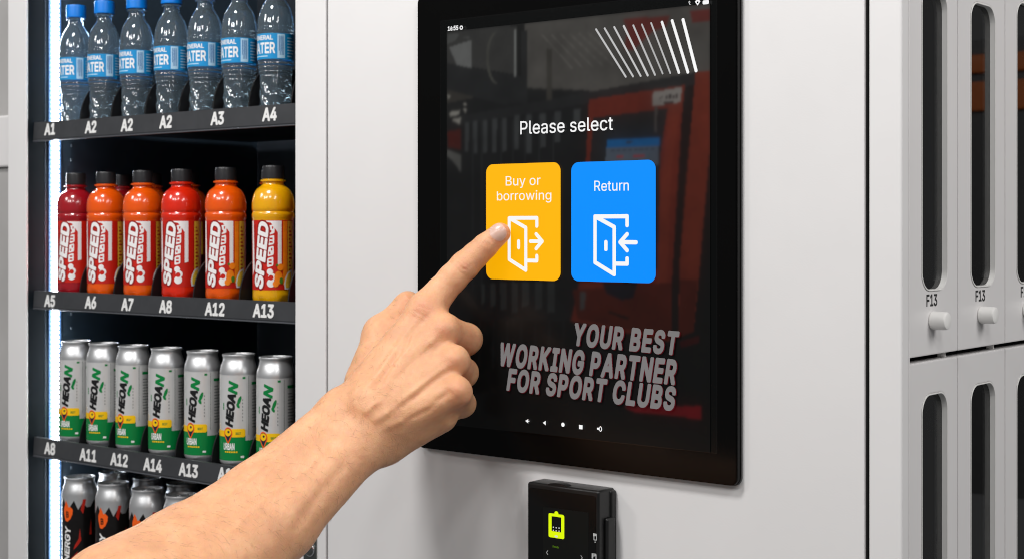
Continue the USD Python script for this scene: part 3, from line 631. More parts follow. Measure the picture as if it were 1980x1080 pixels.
gq = np.stack([gi[:-1, :-1], gi[1:, :-1], gi[1:, 1:], gi[:-1, 1:]], -1).reshape(-1, 4)
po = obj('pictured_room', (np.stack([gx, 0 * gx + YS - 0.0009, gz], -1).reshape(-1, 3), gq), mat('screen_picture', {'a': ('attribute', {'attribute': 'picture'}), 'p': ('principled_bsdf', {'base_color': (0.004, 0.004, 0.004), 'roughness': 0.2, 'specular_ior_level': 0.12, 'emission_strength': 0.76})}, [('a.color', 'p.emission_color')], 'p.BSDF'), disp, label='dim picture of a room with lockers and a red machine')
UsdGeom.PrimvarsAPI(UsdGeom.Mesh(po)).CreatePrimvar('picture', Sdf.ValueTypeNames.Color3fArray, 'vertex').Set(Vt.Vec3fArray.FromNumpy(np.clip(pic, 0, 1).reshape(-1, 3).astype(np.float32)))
def condensed(text, w, h, fat, squeeze, gap):
    out, x = [], 0.0
    for ch in text:
        if ch == ' ': x += 0.24; continue
        g = tpoly(ch, True, fat); b = g.bounds
        g = affinity.scale(affinity.translate(g, -b[0], 0), squeeze, 1.0, origin=(0, 0)); out.append(affinity.translate(g, x, 0)); x += (b[2] - b[0]) * squeeze + gap
    g = unary_union(out); b = g.bounds
    return affinity.translate(affinity.scale(affinity.translate(g, -b[0], 0.05), w / (b[2] - b[0]), h / 1.06, origin=(0, 0)), -w / 2, 0)
# heading and slogan
white_px = SC(252, 252, 252)
def line_on(text, x0, x1, yb, yt, l, fat=0.0, bold=False, shear=0.0):
    xm = (x0 + x1) / 2
    a, b = PX(x0, lay[l]), PX(x1, lay[l]); zb, ztp = PZ(xm, yb, lay[l]), PZ(xm, yt, lay[l])
    hh = ztp - zb
    return place_text(text, (b - a) - abs(shear) * hh * 0, hh, (a + b) / 2, zb, bold, fat, shear) if not shear else affinity.translate(affinity.skew(place_text(text, (b - a) - shear * hh, hh, 0, 0, bold, fat), math.degrees(math.atan(shear)), 0, origin=(0, 0)), (a + b) / 2 - shear * hh / 2, zb)
scr('heading', line_on('Please select', 1006, 1185, 255.5, 230, 8, 0.006), white_px, disp, 8, 'white heading reading Please select')
for text, x0, x1, yb, yt in (('YOUR BEST', 1106, 1314, 676, 634), ('WORKING PARTNER', 963, 1311, 724, 680), ('FOR SPORT CLUBS', 979, 1309, 773, 731)):
    xm = (x0 + x1) / 2; wl = PX(x1, lay[8]) - PX(x0, lay[8]); zb = PZ(xm, yb, lay[8]); hh = PZ(xm, yt, lay[8]) - zb
    g = affinity.skew(condensed(text, wl - 0.17 * hh, hh, 0.05, 0.56, 0.085), math.degrees(math.atan(0.17)), 0, origin=(0, 0))
    g = affinity.skew(affinity.translate(g, (PX(x0, lay[8]) + PX(x1, lay[8])) / 2 - 0.085 * hh, zb), 0, -1.6)
    sh = affinity.translate(g, 0.0007, -0.0004)
    scr('slogan_shadow', sh, SC(82, 14, 22), disp, 6)
    scr('slogan', g, SC(124, 121, 121), disp, 8, 'grey slanted slogan line reading %s' % text)
# buttons
def button(px0, px1, pt, pb, col, name, lines, arrow, label):
    l = 8
    x0, x1 = PX(px0, lay[l]), PX(px1, lay[l]); xm = (px0 + px1) / 2
    z0, z1 = PZ(xm, pb, lay[l]), PZ(xm, pt, lay[l])
    b = obj(name, front(rrect(x0, x1, z0, z1, 0.0072, 10), lay[l], 0.0001), glow(name + '_face', col, 0.86, 0.16, 0.4), ts, label=label)
    gs = [line_on(*q) for q in lines]
    scr('lettering', unary_union(gs), white_px, b, 10)
    # door icon, drawn in button widths
    cx = PX(arrow[1], lay[10]); cz = PZ(arrow[1], arrow[2], lay[10]); s = arrow[3]
    t = 0.047 * s * 2
    L = lambda pts: LineString([(cx + u * s, cz + v * s) for u, v in pts]).buffer(t / 2, cap_style='round', join_style='round')
    ic = [L([(-0.52, 0.60), (0.36, 0.60), (0.36, 0.40)]), L([(-0.52, 0.60), (0.01, 0.36), (0.01, -0.70), (-0.52, -0.44), (-0.52, 0.60)]), L([(0.01, -0.46), (0.36, -0.46), (0.36, -0.34)]), L([(-0.22, 0.02), (-0.22, -0.14)])]
    d = arrow[0]
    if d > 0: ic += [L([(0.16, 0.02), (0.52, 0.02)]), L([(0.34, 0.20), (0.53, 0.02), (0.34, -0.16)])]
    else: ic += [L([(0.22, 0.02), (0.60, 0.02)]), L([(0.36, 0.20), (0.17, 0.02), (0.36, -0.16)])]
    scr('door_icon', unary_union(ic), white_px, b, 10)
    return b
button(940, 1084, 316, 541, srgb(255, 182, 4), 'buy_button', [('Buy or', 978, 1045, 358.5, 340, 10, -0.004), ('borrowing', 961, 1066, 387, 369, 10, -0.004)], (1, 1016, 468, 0.0325), 'yellow button reading Buy or borrowing')
button(1104.5, 1268, 311.5, 545, srgb(0, 142, 255), 'return_button', [('Return', 1149, 1216, 369, 349, 10, 0.002)], (-1, 1187, 470, 0.0345), 'blue button reading Return')
# status and navigation marks
scr('status_text', unary_union([line_on('16:55', 866, 886, 59, 51, 8, 0.02, True), affinity.translate(Point(0, 0).buffer(0.0018).difference(Point(0, 0).buffer(0.0009)), PX(892, lay[8]), PZ(892, 54, lay[8]))]), white_px, disp, 8, 'white clock reading 16:55')
def at8(px, py): q = P(px, py, lay[8]); return q[0], q[2]
cx, cz = at8(1349, 6)
wifi = Polygon([(0, -0.002), (-0.0024, 0.001), (-0.0012, 0.0021), (0.0012, 0.0021), (0.0024, 0.001)]).difference(Point(0, 0.0004).buffer(0.0007))
bx0, bz0 = at8(1365, 5)
scr('status_icon', unary_union([affinity.translate(wifi, cx, cz), rrect(bx0 - 0.0028, bx0 + 0.0026, bz0 - 0.0014, bz0 + 0.0016, 0.001), affinity.translate(place_text('9.', 0.002, 0.003, 0, 0), at8(1334, 10)[0], at8(1334, 10)[1])]), white_px, disp, 8)
nav = []
for px, py, kind in ((1020, 813, 'x'), (1053, 816.5, 't'), (1088.5, 820, 'o'), (1123, 824.5, 's'), (1159, 828, 'w')):
    x, z = at8(px, py); s = 0.0015
    if kind == 'x': g = unary_union([Polygon([(-1.5, 0), (0.6, 1.2), (0.2, 0), (0.6, -1.2)]), sbox(-1, -0.25, 1.2, 0.25)])
    elif kind == 't': g = Polygon([(-1.2, 0), (0.8, 1.2), (0.8, -1.2)])
    elif kind == 'o': g = Point(0, 0).buffer(1.1)
    elif kind == 's': g = sbox(-1.15, -1.1, 1.15, 1.1)
    else: g = unary_union([sbox(-1.5, -0.5, -0.6, 0.5), Polygon([(-0.6, 0.4), (0.2, 1.2), (0.2, -1.2), (-0.6, -0.4)]), Point(0.2, 0).buffer(1.5).difference(Point(0.2, 0).buffer(1.05)).intersection(sbox(0.4, -2, 2, 2))])
    nav.append(affinity.translate(affinity.scale(g, s, s, origin=(0, 0)), x, z))
scr('navigation_icons', unary_union(nav), white_px, disp, 8)

# ================================================================== card reader
cr = thing('card_reader', 'black card payment reader with a glowing yellow symbol below the touchscreen', 'card reader')
rx0, rx1, rz1 = PX(1052), PX(1193), (PZ(1052, 922) + PZ(1189, 942)) / 2
RD = 0.0225
obj('housing', rbx(rx0, rx1 - 0.0015, -RD, -0.0002, rz1 - 0.155, rz1, 0.0022, 16), reader_black, cr, 30)
obj('back_flange', rbx(rx0 + 0.002, rx1, -0.0075, -0.0001, rz1 - 0.16, rz1 - 0.0015, 0.0018, 12), reader_black, cr, 30)
obj('side_handle', rbx(rx1 - 0.0022, rx1 + 0.0018, -0.0150, -0.0040, rz1 - 0.155, rz1 - 0.022, 0.0019, 12), reader_black, cr, 30)
cxm = rx0 + (rx1 - rx0) * 0.42
notch = trimesh.creation.cylinder(0.0062, 0.006, sections=32); notch.apply_transform(trimesh.transformations.rotation_matrix(math.pi / 2, [1, 0, 0])); notch.apply_scale([1.6, 1, 0.42]); notch.apply_translation([cxm, -RD + 0.0035, rz1 - 0.0008])
obj('camera_hood', notch, reader_black, cr, 30)
fc = obj('face', front(rrect(rx0 + 0.0024, rx1 - 0.0040, rz1 - 0.150, rz1 - 0.0042, 0.002), -RD, 0.0004), gloss_black, cr)
YR = -RD - 0.0006
def q(px, py): p = P(px, py, YR); return p[0], p[2]
def qp(pts): return Polygon([q(*p) for p in pts])
obj('reader_display', front(qp([(1050, 979), (1138, 990), (1138, 1095), (1050, 1080)]), YR + 0.0001, 0.0001), glow('reader_display', srgb(13, 14, 13), 1.0, 0.2), cr)
c0 = q(1076, 1015)
body = rrect(c0[0] - 0.0077, c0[0] + 0.0077, c0[1] - 0.0098, c0[1] + 0.0092, 0.0014).union(affinity.translate(Point(0, 0).buffer(0.0019), c0[0], c0[1] + 0.0095))
inner = sbox(c0[0] - 0.0047, c0[1] - 0.0048, c0[0] + 0.0047, c0[1] + 0.0070)
obj('reader_symbol', front(body.difference(inner), YR - 0.0001, 0.0001), glow('symbol_yellow', srgb(222, 246, 8), 0.95, 0.1), cr)
wreader = glow('reader_white', (0.75, 0.75, 0.72), 0.8, 0.1)
obj('reader_symbol', front(unary_union([Point(c0[0] + (i - 1) * 0.0028, c0[1] - 0.0016 - j * 0.0024).buffer(0.00055) for i in range(3) for j in range(2)] + [affinity.scale(Point(c0[0], c0[1] - 0.0084).buffer(0.0013), 1.2, 0.6)]), YR - 0.0003, 0.0001), wreader, cr)
a = q(1075, 1056)
obj('reader_text', front(place_text('Results', 0.0060, 0.0016, a[0], a[1] - 0.0008), YR - 0.0001, 0.0001), glow('reader_green', srgb(90, 130, 20), 0.8), cr)
cards = []
a = q(1151, 1037); s = 0.001
cards += [affinity.translate(affinity.scale(rrect(-1.5, 1.5, -2.6, 2.6, 0.5).difference(rrect(-0.9, 0.9, -2.0, 0.8, 0.3)).union(sbox(-2.0, 0.4, -0.6, 2.8)), s, s, origin=(0, 0)), *a), Point(a[0], a[1] - 0.0040).buffer(0.0005)]
a = q(1149, 1074)
cards += [affinity.translate(unary_union([sbox(-0.0022, -0.002, -0.0010, 0.002), sbox(-0.0022, 0.0012, 0.002, 0.002), LineString([(-0.001, 0), (0.0018, 0.0008), (0.0018, -0.002)]).buffer(0.0004)]), *a)]
for px, py, d in ((1058, 1067, 1), (1125, 1077, -1)):
    a = q(px, py); cards.append(LineString([(a[0] + 0.0008 * d, a[1] + 0.0016), (a[0] - 0.0006 * d, a[1]), (a[0] + 0.0008 * d, a[1] - 0.0016)]).buffer(0.0002))
obj('reader_icons', front(unary_union(cards), YR - 0.0001, 0.0001), glow('reader_icons', (0.45, 0.45, 0.44), 0.8, 0.1), cr)

# ================================================================== locker bank (faces +x)
lb = thing('locker_bank', 'tall light grey locker bank with narrow rounded windows at the right of the machine', 'locker')
XS = XF - 0.0006
y_edges = [RP(1760, HZ, XS)[1], RP(1855.5, HZ, XS)[1], RP(1947, HZ, XS)[1]]
step = y_edges[2] - y_edges[1]
y_edges.append(y_edges[2] + step)
ztop0 = 1.3095; zbot1 = 1.3052
obj('side_jamb', rbx(XF - 0.012, XF - 0.0004, 0.0140, y_edges[0] - 0.0004, ZB, ZT, 0.0008), locker_paint, lb, 30)
obj('locker_carcass', cat_([bx(XS - 0.16, XS - 0.013, 0.0205, 0.024, ZB, ZT), bx(XS - 0.16, XS - 0.155, 0.024, y_edges[3] + 0.01, ZB, ZT)] +
    [bx(XS - 0.154, XS - 0.0135, y - 0.0012, y + 0.0012, ZB, ZT) for y in y_edges[1:]] + [bx(XS - 0.154, XS - 0.0135, 0.024, y_edges[3], ztop0 - 0.010, ztop0 - 0.004)]), dark_gap, lb)
def slot(y0, y1, z0, z1, r): return rrect(y0, y1, z0, z1, r, 10)
for k in range(3):
    for row in (0, 1):
        y0, y1 = y_edges[k] + 0.0005, y_edges[k + 1] - 0.0005
        wd = y1 - y0
        z0, z1 = (ztop0, ztop0 + 0.30) if row == 0 else (zbot1 - 0.30, zbot1)
        wy0, wy1 = y0 + 0.265 * wd, y0 + 0.775 * wd
        wz0, wz1 = (1.3560, z1 - 0.04) if row == 0 else (z0 + 0.08, 1.2810)
        if row == 0 and k == 2: wz1 = RP(1972, 4, XS)[2]
        rr = 0.013
        sl = slot(wy0, wy1, wz0, wz1, rr)
        door_poly = rrect(y0, y1, z0, z1, 0.0008, 3).difference(sl.buffer(0.0009))
        dlab = ['upper', 'lower'][row]
        d = obj('door', eased(door_poly, 0.0105, 0.0012, SIDE, (XS - 0.0120, 0, 0), 3), locker_paint, lb, 30)
        obj('window_rim', eased(sl.buffer(0.0010).difference(sl), 0.0004, 0.0003, SIDE, (XS - 0.0014, 0, 0), 2), knob_white, d, 30)
        obj('window_liner', side(sl.buffer(0.0008).difference(sl), XS - 0.013, 0.0115), knob_white, d)
        obj('window_seal', side(sl.buffer(-0.0001).difference(sl.buffer(-0.0022)), XS - 0.0082, 0.0016), seal_grey, d)
        obj('window_pane', side(sl.buffer(-0.0001), XS - 0.0064, 0.0012), pane_mat, d)
        if row == 0:
            kc = (y0 + 0.46 * wd, 1.3340)
            body = lathe([(0, 0), (0.0058, 0), (0.0063, 0.0006), (0.0066, 0.0014), (0.0064, 0.0105), (0.0060, 0.0118), (0.0050, 0.0124), (0, 0.0126)], 40)
            body.apply_transform(trimesh.transformations.rotation_matrix(math.pi / 2, [0, 1, 0])); body.apply_translation([XS - 0.0014, kc[0], kc[1]])
            obj('knob', body, knob_white, d, 35)
            g = place_text('F13', 0.0185, 0.0080, y0 + 0.46 * wd, 1.3445, bold=True)
            obj('lettering', side(g, XS - 0.0015, 0.0002), letter_black, d, label='black door number reading F13')
        else:
            pass
    obj('hinge_clip', rbx(XS - 0.012, XS - 0.006, y_edges[k + 1] - 0.0125, y_edges[k + 1] - 0.0110, zbot1 + 0.0002, ztop0 - 0.0002, 0.0003), knob_white, lb)

# what the locker glass mirrors: an orange cabinet further along the room
oc = thing('orange_cabinet', 'orange wall cabinet standing further along the room beyond the lockers', 'cabinet')
om = paint('cabinet_orange', (0.62, 0.16, 0.03), 0.4, vary=0.05)
obj('cabinet_door', rbx(0.62, 1.135, 2.00, 2.3, 1.635, 1.695, 0.004), om, oc, 30)
obj('cabinet_door', rbx(0.62, 1.135, 2.00, 2.3, 1.712, 1.75, 0.004), om, oc, 30)
obj('cabinet_body', rbx(0.60, 1.14, 2.01, 2.32, 0.86, 1.78, 0.004), paint('cabinet_dark', (0.10, 0.10, 0.102), 0.5), oc, 30)

# ================================================================== the person's hand and forearm
def J(px, py, y, rpx):
    p = P(px, py, y); return p, rpx / scale_at(p)
def cone(p, a, ra, b, rb):
    ba = b - a; L2 = max(ba @ ba, 1e-12)
    t = np.clip(((p - a) @ ba) / L2, 0, 1)
    q = p - a - t[:, None] * ba
    return np.sqrt(np.einsum('ij,ij->i', q, q)) - (ra + (rb - ra) * t)
def smin(a, b, k):
    h = np.maximum(k - np.abs(a - b), 0) / k
    return np.minimum(a, b) - h * h * k * 0.25
def chain(*js): return [(js[i], js[i + 1]) for i in range(len(js) - 1)]
index = [J(967, 451, -0.0168, 20.5), J(938, 476, -0.0225, 23.5), J(919, 494, -0.0275, 25), J(899, 513, -0.0335, 27.8), J(875, 538, -0.0420, 28), J(851, 565, -0.0500, 29), J(824, 598, -0.0610, 32)]
middle = [J(838, 690, -0.036, 20), J(866, 692, -0.0235, 24), J(902, 655, -0.0315, 30.5), J(858, 636, -0.0620, 30)]
ring_ = [J(836, 735, -0.045, 19), J(860, 744, -0.030, 23), J(896, 720, -0.0400, 28.5), J(878, 696, -0.0680, 28)]
pinky = [J(842, 785, -0.055, 18), J(862, 797, -0.040, 21), J(892, 779, -0.0520, 27.5), J(885, 755, -0.0780, 26)]
thumb = [J(842, 615, -0.032, 21), J(788, 590, -0.040, 25), J(742, 648, -0.060, 37), J(706, 738, -0.088, 40)]
palm = [(J(712, 745, -0.105, 40), J(824, 598, -0.061, 31)), (J(722, 772, -0.114, 40), J(856, 637, -0.062, 31)), (J(732, 798, -0.115, 40), J(876, 697, -0.068, 29)), (J(742, 822, -0.111, 40), J(883, 756, -0.078, 27)),
        (J(770, 700, -0.068, 38), J(835, 690, -0.047, 34)), (J(850, 800, -0.074, 37), J(742, 850, -0.102, 46)), (J(742, 648, -0.060, 34), J(800, 640, -0.050, 30))]
arm = [(J(716, 790, -0.110, 60), J(668, 803, -0.118, 52)), (J(735, 850, -0.104, 45), J(700, 856, -0.122, 51)),
       (J(668, 803, -0.118, 52), J(502, 968, -0.195, 76)), (J(700, 856, -0.122, 51), J(538, 1010, -0.195, 73)),
       (J(502, 968, -0.195, 76), J(362, 1080, -0.262, 101)), (J(538, 1010, -0.195, 73), J(396, 1118, -0.262, 101)),
       (J(362, 1080, -0.262, 101), J(225, 1165, -0.33, 122)), (J(396, 1118, -0.262, 101), J(268, 1218, -0.33, 122)),
       (J(246, 1190, -0.33, 130), J(40, 1345, -0.43, 150))]
def field(p):
    d = None
    for (a, ra), (b, rb) in palm:
        c = cone(p, a, ra, b, rb); d = c if d is None else smin(d, c, 0.011)
    for (a, ra), (b, rb) in arm:
        d = smin(d, cone(p, a, ra, b, rb), 0.010)
    def fing(js, k=0.003):
        e = None
        for (a, ra), (b, rb) in chain(*js):
            c = cone(p, a, ra, b, rb); e = c if e is None else smin(e, c, k)
        return e
    d = smin(d, fing(thumb, 0.006), 0.009)
    curled = np.minimum(smin(fing(middle), fing(ring_), 0.0012), fing(pinky))
    curled = smin(smin(fing(middle), fing(ring_), 0.0012), fing(pinky), 0.0012)
    d = smin(d, curled, 0.0055)
    d = smin(d, fing(index, 0.003), 0.010)
    return d
def surface(field, org, ax, size, h):
    """naive surface nets over the blocks near the surface, in a box with axes ax"""
    B = 8
    nb = np.ceil(np.array(size) / (h * B)).astype(int)
    cc = (np.stack(np.meshgrid(*[np.arange(n) for n in nb], indexing='ij'), -1).reshape(-1, 3) + 0.5) * h * B
    dc = field(org + cc @ ax)
    near = np.abs(dc) < h * B * 0.87 + 0.002
    n = nb * B + 1
    G = np.repeat(np.repeat(np.repeat(np.where(dc.reshape(nb) > 0, 1.0, -1.0).astype(np.float32), B, 0), B, 1), B, 2)
    G = np.pad(G, ((0, 1), (0, 1), (0, 1)), mode='edge')
    loc = np.stack(np.meshgrid(*[np.arange(B + 1)] * 3, indexing='ij'), -1).reshape(-1, 3)
    ids = np.argwhere(near.reshape(nb))
    for s in range(0, len(ids), 400):
        I = (ids[s:s + 400, None, :] * B + loc[None]).reshape(-1, 3)
        G[I[:, 0], I[:, 1], I[:, 2]] = field(org + (I * h) @ ax)
    S = G < 0
    n = np.array(G.shape)
    c = [S[i:n[0] - 1 + i, j:n[1] - 1 + j, k:n[2] - 1 + k] for i in (0, 1) for j in (0, 1) for k in (0, 1)]
    tot = sum(x.astype(np.int8) for x in c)
    cell = (tot > 0) & (tot < 8)
    ci = np.argwhere(cell)
    idm = np.full(cell.shape, -1, np.int32); idm[cell] = np.arange(len(ci))
    acc = np.zeros((len(ci), 3)); cnt = np.zeros(len(ci))
    corners = [(i, j, k) for i in (0, 1) for j in (0, 1) for k in (0, 1)]
    val = {q: G[ci[:, 0] + q[0], ci[:, 1] + q[1], ci[:, 2] + q[2]] for q in corners}
    for a in corners:
        for d in range(3):
            if a[d] == 0:
                b = list(a); b[d] = 1; b = tuple(b)
                va, vb = val[a], val[b]; x = (va < 0) != (vb < 0)
                t = np.where(x, va / np.where(x, va - vb, 1), 0)
                p = np.array(a, float)[None] + 0 * acc; p[:, d] += t
                acc += p * x[:, None]; cnt += x
    V = (ci + acc / np.maximum(cnt, 1)[:, None]) * h
    faces = []
    for d in range(3):
        e1, e2 = [(1, 2), (2, 0), (0, 1)][d]
        sl0 = [slice(1, -1)] * 3; sl0[d] = slice(0, -1); sl1 = list(sl0); sl1[d] = slice(1, None)
        A, Bv = S[tuple(sl0)], S[tuple(sl1)]
        for flip, msk in ((False, A & ~Bv), (True, ~A & Bv)):
            q = np.argwhere(msk); off = np.array([1, 1, 1]); off[d] = 0; q = q + off
            u, w = np.zeros(3, int), np.zeros(3, int); u[e1] = 1; w[e2] = 1
            g = lambda r: idm[r[:, 0], r[:, 1], r[:, 2]]
            quad = np.stack([g(q - u - w), g(q - w), g(q), g(q - u)], 1)
            if flip: quad = quad[:, ::-1]
            faces.append(quad)
    Q = np.vstack(faces); Q = Q[(Q >= 0).all(1)]
    T = np.vstack([Q[:, [0, 1, 2]], Q[:, [0, 2, 3]]])
    return org + V @ ax, T
tipP, elbow = index[0][0], arm[-1][1][0]
e0 = tipP - elbow; e0 /= np.linalg.norm(e0)
e1 = np.cross(np.array([0, 0, 1.0]), e0); e1 /= np.linalg.norm(e1); e2 = np.cross(e0, e1)
AX = np.stack([e0, e1, e2])
allj = np.array([j[0] for c in (index, middle, ring_, pinky, thumb) for j in c] + [j[0] for pr in palm + arm for j in pr]); allr = np.array([j[1] for c in (index, middle, ring_, pinky, thumb) for j in c] + [j[1] for pr in palm + arm for j in pr])
lc = allj @ AX.T
lo, hi = (lc - allr[:, None]).min(0) - 0.006, (lc + allr[:, None]).max(0) + 0.006
hv, hf = surface(field, lo @ AX, AX, hi - lo, 0.00105)
hand = trimesh.Trimesh(hv, hf, process=False)
from scipy import sparse
ed = hand.edges_unique; nvt = len(hand.vertices)
adj = sparse.coo_matrix((np.ones(2 * len(ed)), (np.r_[ed[:, 0], ed[:, 1]], np.r_[ed[:, 1], ed[:, 0]])), shape=(nvt, nvt)).tocsr()
dg = np.maximum(np.asarray(adj.sum(1)).ravel(), 1)[:, None]
sv = np.array(hand.vertices)
for _ in range(4): sv = 0.5 * sv + 0.5 * (adj @ sv) / dg
hand.vertices = sv
# relief: tendons, knuckles, wrinkles, veins, measured where they lie on the visible side
nrm = np.array(hand.vertex_normals); vv = np.array(hand.vertices)
px_, py_, _ = proj(vv)
facing = np.einsum('ij,ij->i', nrm, CAM - vv) > 0
from scipy.spatial import cKDTree
vis = np.where(facing)[0]
kd = cKDTree(np.stack([px_[vis], py_[vis]], 1))
def on_skin(x, y):
    c = vis[kd.query([x, y], k=12)[1]]
    return vv[c[np.argmin(((vv[c] - CAM) ** 2).sum(1))]]
disp_ = np.zeros(len(vv)); tone = np.zeros(len(vv))
def ridge(pts, amp, sig, taper=True):
    pts = np.array([on_skin(*p) for p in pts]); best = np.full(len(vv), 1e9); tt = np.zeros(len(vv)); m = len(pts) - 1
    near = np.linalg.norm(vv - pts.mean(0), axis=1) < np.linalg.norm(pts - pts.mean(0), axis=1).max() + 6 * sig
    p = vv[near]; bb = np.full(len(p), 1e9); tb = np.zeros(len(p))
    for i in range(m):
        ba = pts[i + 1] - pts[i]; t = np.clip(((p - pts[i]) @ ba) / (ba @ ba), 0, 1)
        d = np.linalg.norm(p - pts[i] - t[:, None] * ba, axis=1); k = d < bb; bb[k] = d[k]; tb[k] = (i + t[k]) / m
    w = np.exp(-(bb / sig) ** 2) * (np.clip(np.minimum(tb, 1 - tb) * 5, 0, 1) ** 0.6 if taper else 1)
    disp_[near] += amp * w
    return near, w
def bump_at(x, y, amp, sig, red=0.0):
    c = on_skin(x, y); d = np.linalg.norm(vv - c, axis=1); w = np.exp(-(d / sig) ** 2)
    disp_[:] += amp * w; tone[:] += red * w
mm = 0.001
ridge([(690, 772), (735, 712), (780, 648), (818, 602)], 1.1 * mm, 3.2 * mm)
ridge([(700, 800), (738, 772), (785, 716), (850, 642)], 2.0 * mm, 2.8 * mm)
ridge([(716, 818), (770, 782), (830, 732), (872, 700)], 1.7 * mm, 3.0 * mm)
ridge([(735, 836), (800, 806), (872, 764)], 0.9 * mm, 3.2 * mm)
ridge([(716, 792), (760, 742), (806, 690), (834, 664)], -2.3 * mm, 3.0 * mm)
ridge([(722, 752), (752, 706), (778, 668)], -1.5 * mm, 3.0 * mm)
ridge([(752, 800), (806, 758), (862, 716)], -1.8 * mm, 3.2 * mm)
ridge([(780, 818), (830, 792), (872, 752)], -1.5 * mm, 3.0 * mm)
ridge([(700, 690), (725, 660), (752, 640), (790, 618)], 0.6 * mm, 1.8 * mm)
ridge([(760, 700), (790, 670), (800, 640)], 0.5 * mm, 1.5 * mm)
ridge([(640, 790), (560, 850), (470, 930), (380, 990)], 0.7 * mm, 2.4 * mm)
ridge([(640, 850), (590, 905), (520, 950), (430, 1040)], 0.8 * mm, 3.0 * mm)
ridge([(690, 870), (620, 960), (560, 1040)], -1.2 * mm, 5.0 * mm)
ridge([(776, 566), (790, 575), (808, 580)], 0.5 * mm, 2.0 * mm)
for x, y, a, s, r in ((820, 592, 0.9, 9, 0.5), (856, 634, 1.7, 7, 0.45), (878, 692, 1.6, 6.5, 0.45), (888, 752, 1.3, 6, 0.45), (900, 510, 0.5, 5, 0.55), (942, 470, 0.2, 4, 0.3), (916, 650, 0.2, 8, 0.3), (912, 718, 0.2, 8, 0.3), (905, 776, 0.2, 8, 0.35), (972, 448, 0.0, 9, 0.6), (788, 575, 0.2, 8, 0.35)):
    bump_at(x, y, a * mm, s * mm, r)
for pts, a in (([(882, 504), (896, 518), (908, 524)], -0.55), ([(886, 498), (900, 508), (914, 520)], -0.4), ([(878, 512), (890, 522), (902, 531)], -0.4), ([(893, 497), (905, 504), (917, 514)], -0.25),
               ([(934, 462), (942, 468), (950, 480)], -0.35), ([(930, 467), (938, 474), (945, 484)], -0.3), ([(938, 458), (947, 466), (954, 474)], -0.25),
               ([(800, 600), (815, 606), (830, 612)], -0.3), ([(806, 588), (822, 592), (838, 600)], -0.25), ([(796, 608), (812, 616), (826, 622)], -0.2)):
    ridge(pts, a * mm, 1.15 * mm)
disp_ += (meshkit.fbm(vv * 90, 3, 3) - 0.5) * 0.9 * mm * np.clip((tipP[1] - vv[:, 1]) / 0.03, 0.2, 1)
hand.vertices = vv + nrm * disp_[:, None]
# nothing may pass the glass
v = np.array(hand.vertices); lim = lay[11] - 0.0004; over = v[:, 1] > lim; v[over, 1] = lim - 0.15 * np.minimum(v[over, 1] - lim, 0.0) ; hand.vertices = v
skin = mat('skin', {
    't': ('texture_coordinate', {}), 'a': ('attribute', {'attribute': 'tone'}),
    'n1': ('noise_texture', {'scale': 42.0, 'detail': 5.0, 'roughness': 0.62}), 'n2': ('noise_texture', {'scale': 260.0, 'detail': 3.0}), 'v': ('voronoi_texture', {'scale': 950.0}), 'n3': ('noise_texture', {'scale': 700.0, 'detail': 4.0, 'roughness': 0.7}),
    'r1': ('rgb_ramp', {'ramp': [(0.25, (0.58, 0.290, 0.155)), (0.5, (0.67, 0.345, 0.182)), (0.75, (0.74, 0.415, 0.232))]}),
    'mx': ('mix', {'color2': (0.60, 0.235, 0.140)}), 'm2': ('mix', {'mix_type': 'overlay', 'fac': 0.10}),
    'ad': ('math', {'math_type': 'add'}), 'mu': ('math', {'math_type': 'multiply', 'value2': 0.5}),
    'b': ('bump', {'strength': 0.5, 'distance': 0.0006}),
    'p': ('principled_bsdf', {'roughness': 0.50, 'specular_ior_level': 0.42, 'subsurface_weight': 0.22, 'subsurface_radius': (0.0040, 0.0014, 0.0007), 'subsurface_scale': 1.0})},
    [('t.object', 'n1.vector'), ('t.object', 'n2.vector'), ('t.object', 'v.vector'), ('t.object', 'n3.vector'), ('n1.fac', 'r1.fac'), ('r1.color', 'mx.color1'), ('a.fac', 'mx.fac'), ('mx.color', 'm2.color1'), ('n2.color', 'm2.color2'),
     ('m2.color', 'p.base_color'), ('v.distance', 'mu.value1'), ('mu.value', 'ad.value1'), ('n3.fac', 'ad.value2'), ('ad.value', 'b.height'), ('b.normal', 'p.normal')], 'p.BSDF')
person = thing('person', 'bare right arm reaching from below left, index finger touching the yellow button', 'person')
hm = obj('arm', hand, skin, person, True)
UsdGeom.PrimvarsAPI(UsdGeom.Mesh(hm)).CreatePrimvar('tone', Sdf.ValueTypeNames.FloatArray, 'vertex').Set(Vt.FloatArray.FromNumpy(np.clip(tone, 0, 1).astype(np.float32)))
# index fingernail: a curved plate lying on the last joint
a0, ra = index[0]; a1, rb = index[1]
axis = a0 - a1; axis /= np.linalg.norm(axis)
toward = on_skin(966, 441) - (a0 - axis * 0.001); toward -= axis * (toward @ axis); toward /= np.linalg.norm(toward)
lat = np.cross(axis, toward)
nu, nw = 17, 15
top, bot = [], []
RR = ra * 1.03
for i in range(nu):
    s = i / (nu - 1)
    along = -0.0058 + 0.0128 * s
    half = 0.98 * (1 - (abs(s - 0.52) / 0.52) ** 3.2 * 0.80)
    for j in range(nw):
        w = (j / (nw - 1) * 2 - 1)
        ang = w * half
        drop = 0.0052 * max(s - 0.35, 0) ** 2
        rr = RR - drop
        q_ = a0 + axis * along + (toward * math.cos(ang) + lat * math.sin(ang)) * (rr + 0.0002)
        d_ = toward * math.cos(ang) + lat * math.sin(ang)
        top.append(q_); bot.append(q_ - d_ * 0.0011)
top, bot = np.array(top), np.array(bot)
gi = np.arange(nu * nw).reshape(nu, nw)
quad = np.stack([gi[:-1, :-1], gi[1:, :-1], gi[1:, 1:], gi[:-1, 1:]], -1).reshape(-1, 4)
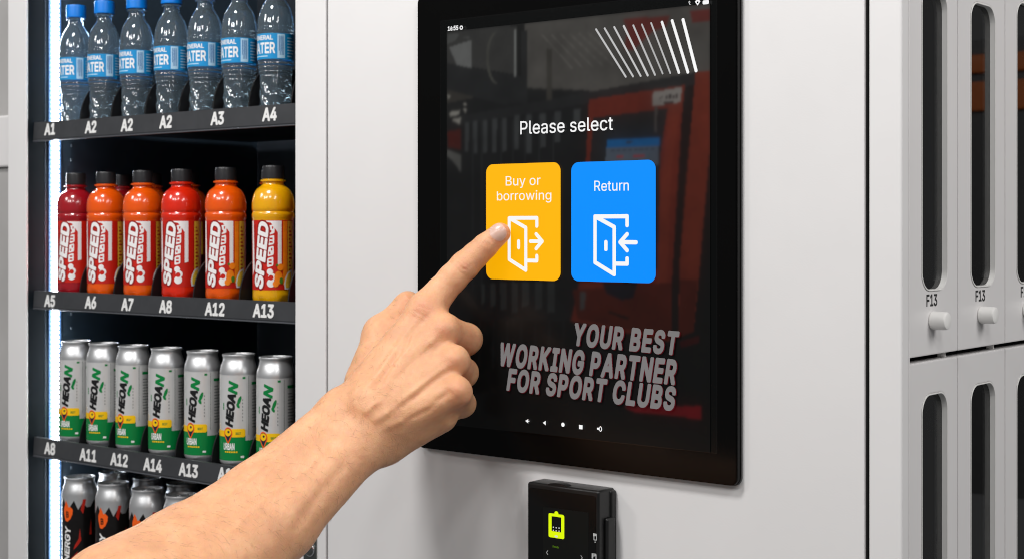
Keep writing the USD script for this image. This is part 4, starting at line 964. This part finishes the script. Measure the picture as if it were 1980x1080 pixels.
n0 = nu * nw
rim = list(gi[0]) + list(gi[1:, -1]) + list(gi[-1, ::-1][1:]) + list(gi[::-1, 0][1:-1])
rq = np.array([[rim[i], rim[(i + 1) % len(rim)], rim[(i + 1) % len(rim)] + n0, rim[i] + n0] for i in range(len(rim))])
nail = trimesh.Trimesh(np.vstack([top, bot]), np.vstack([np.vstack([x[:, [0, 1, 2]], x[:, [0, 2, 3]]]) for x in (quad, quad[:, ::-1] + n0, rq)]), process=False)
trimesh.repair.fix_normals(nail)
nail_m = mat('nail', {'p': ('principled_bsdf', {'base_color': (0.74, 0.43, 0.33), 'roughness': 0.34, 'coat_weight': 0.3, 'coat_roughness': 0.2, 'subsurface_weight': 0.2, 'subsurface_radius': (0.003, 0.001, 0.0006), 'subsurface_scale': 1.0})}, surface='p.BSDF')
obj('fingernail', nail, nail_m, person, 50)
# fine hairs
nv = np.array(hand.vertex_normals); v = np.array(hand.vertices)
px_, py_, _ = proj(v)
ok = np.where((np.einsum('ij,ij->i', nv, CAM - v) > 0.02) & (px_ < 780) & (py_ < 1110) & (px_ > 120))[0]
pick = rng.choice(ok, 650, replace=False)
pts, cnts, wid = [], [], []
for i in pick:
    n = nv[i]; g = np.array([0.35, 0.35, -0.55]) + rng.normal(0, 0.35, 3); g -= n * (g @ n); g /= np.linalg.norm(g)
    L = rng.uniform(0.003, 0.0075)
    for k in range(4):
        s = k / 3; pts.append(v[i] + g * L * s + n * (0.0001 + 0.0012 * s * (1 - 0.55 * s))); wid.append(0.00009 * (1 - 0.75 * s))
    cnts.append(4)
hc = UsdGeom.BasisCurves.Define(stage, path_of(person) + '/arm_hair')
hc.CreateTypeAttr('linear'); hc.CreatePointsAttr(Vt.Vec3fArray.FromNumpy(np.array(pts, np.float32))); hc.CreateCurveVertexCountsAttr(Vt.IntArray(cnts))
hc.CreateWidthsAttr(Vt.FloatArray.FromNumpy(np.array(wid, np.float32))); hc.SetWidthsInterpolation('vertex')
hair_m = paint('arm_hair', (0.10, 0.055, 0.03), 0.5)
UsdShade.MaterialBindingAPI.Apply(hc.GetPrim()).Bind(hair_m); tag(hc.GetPrim(), kind='stuff')
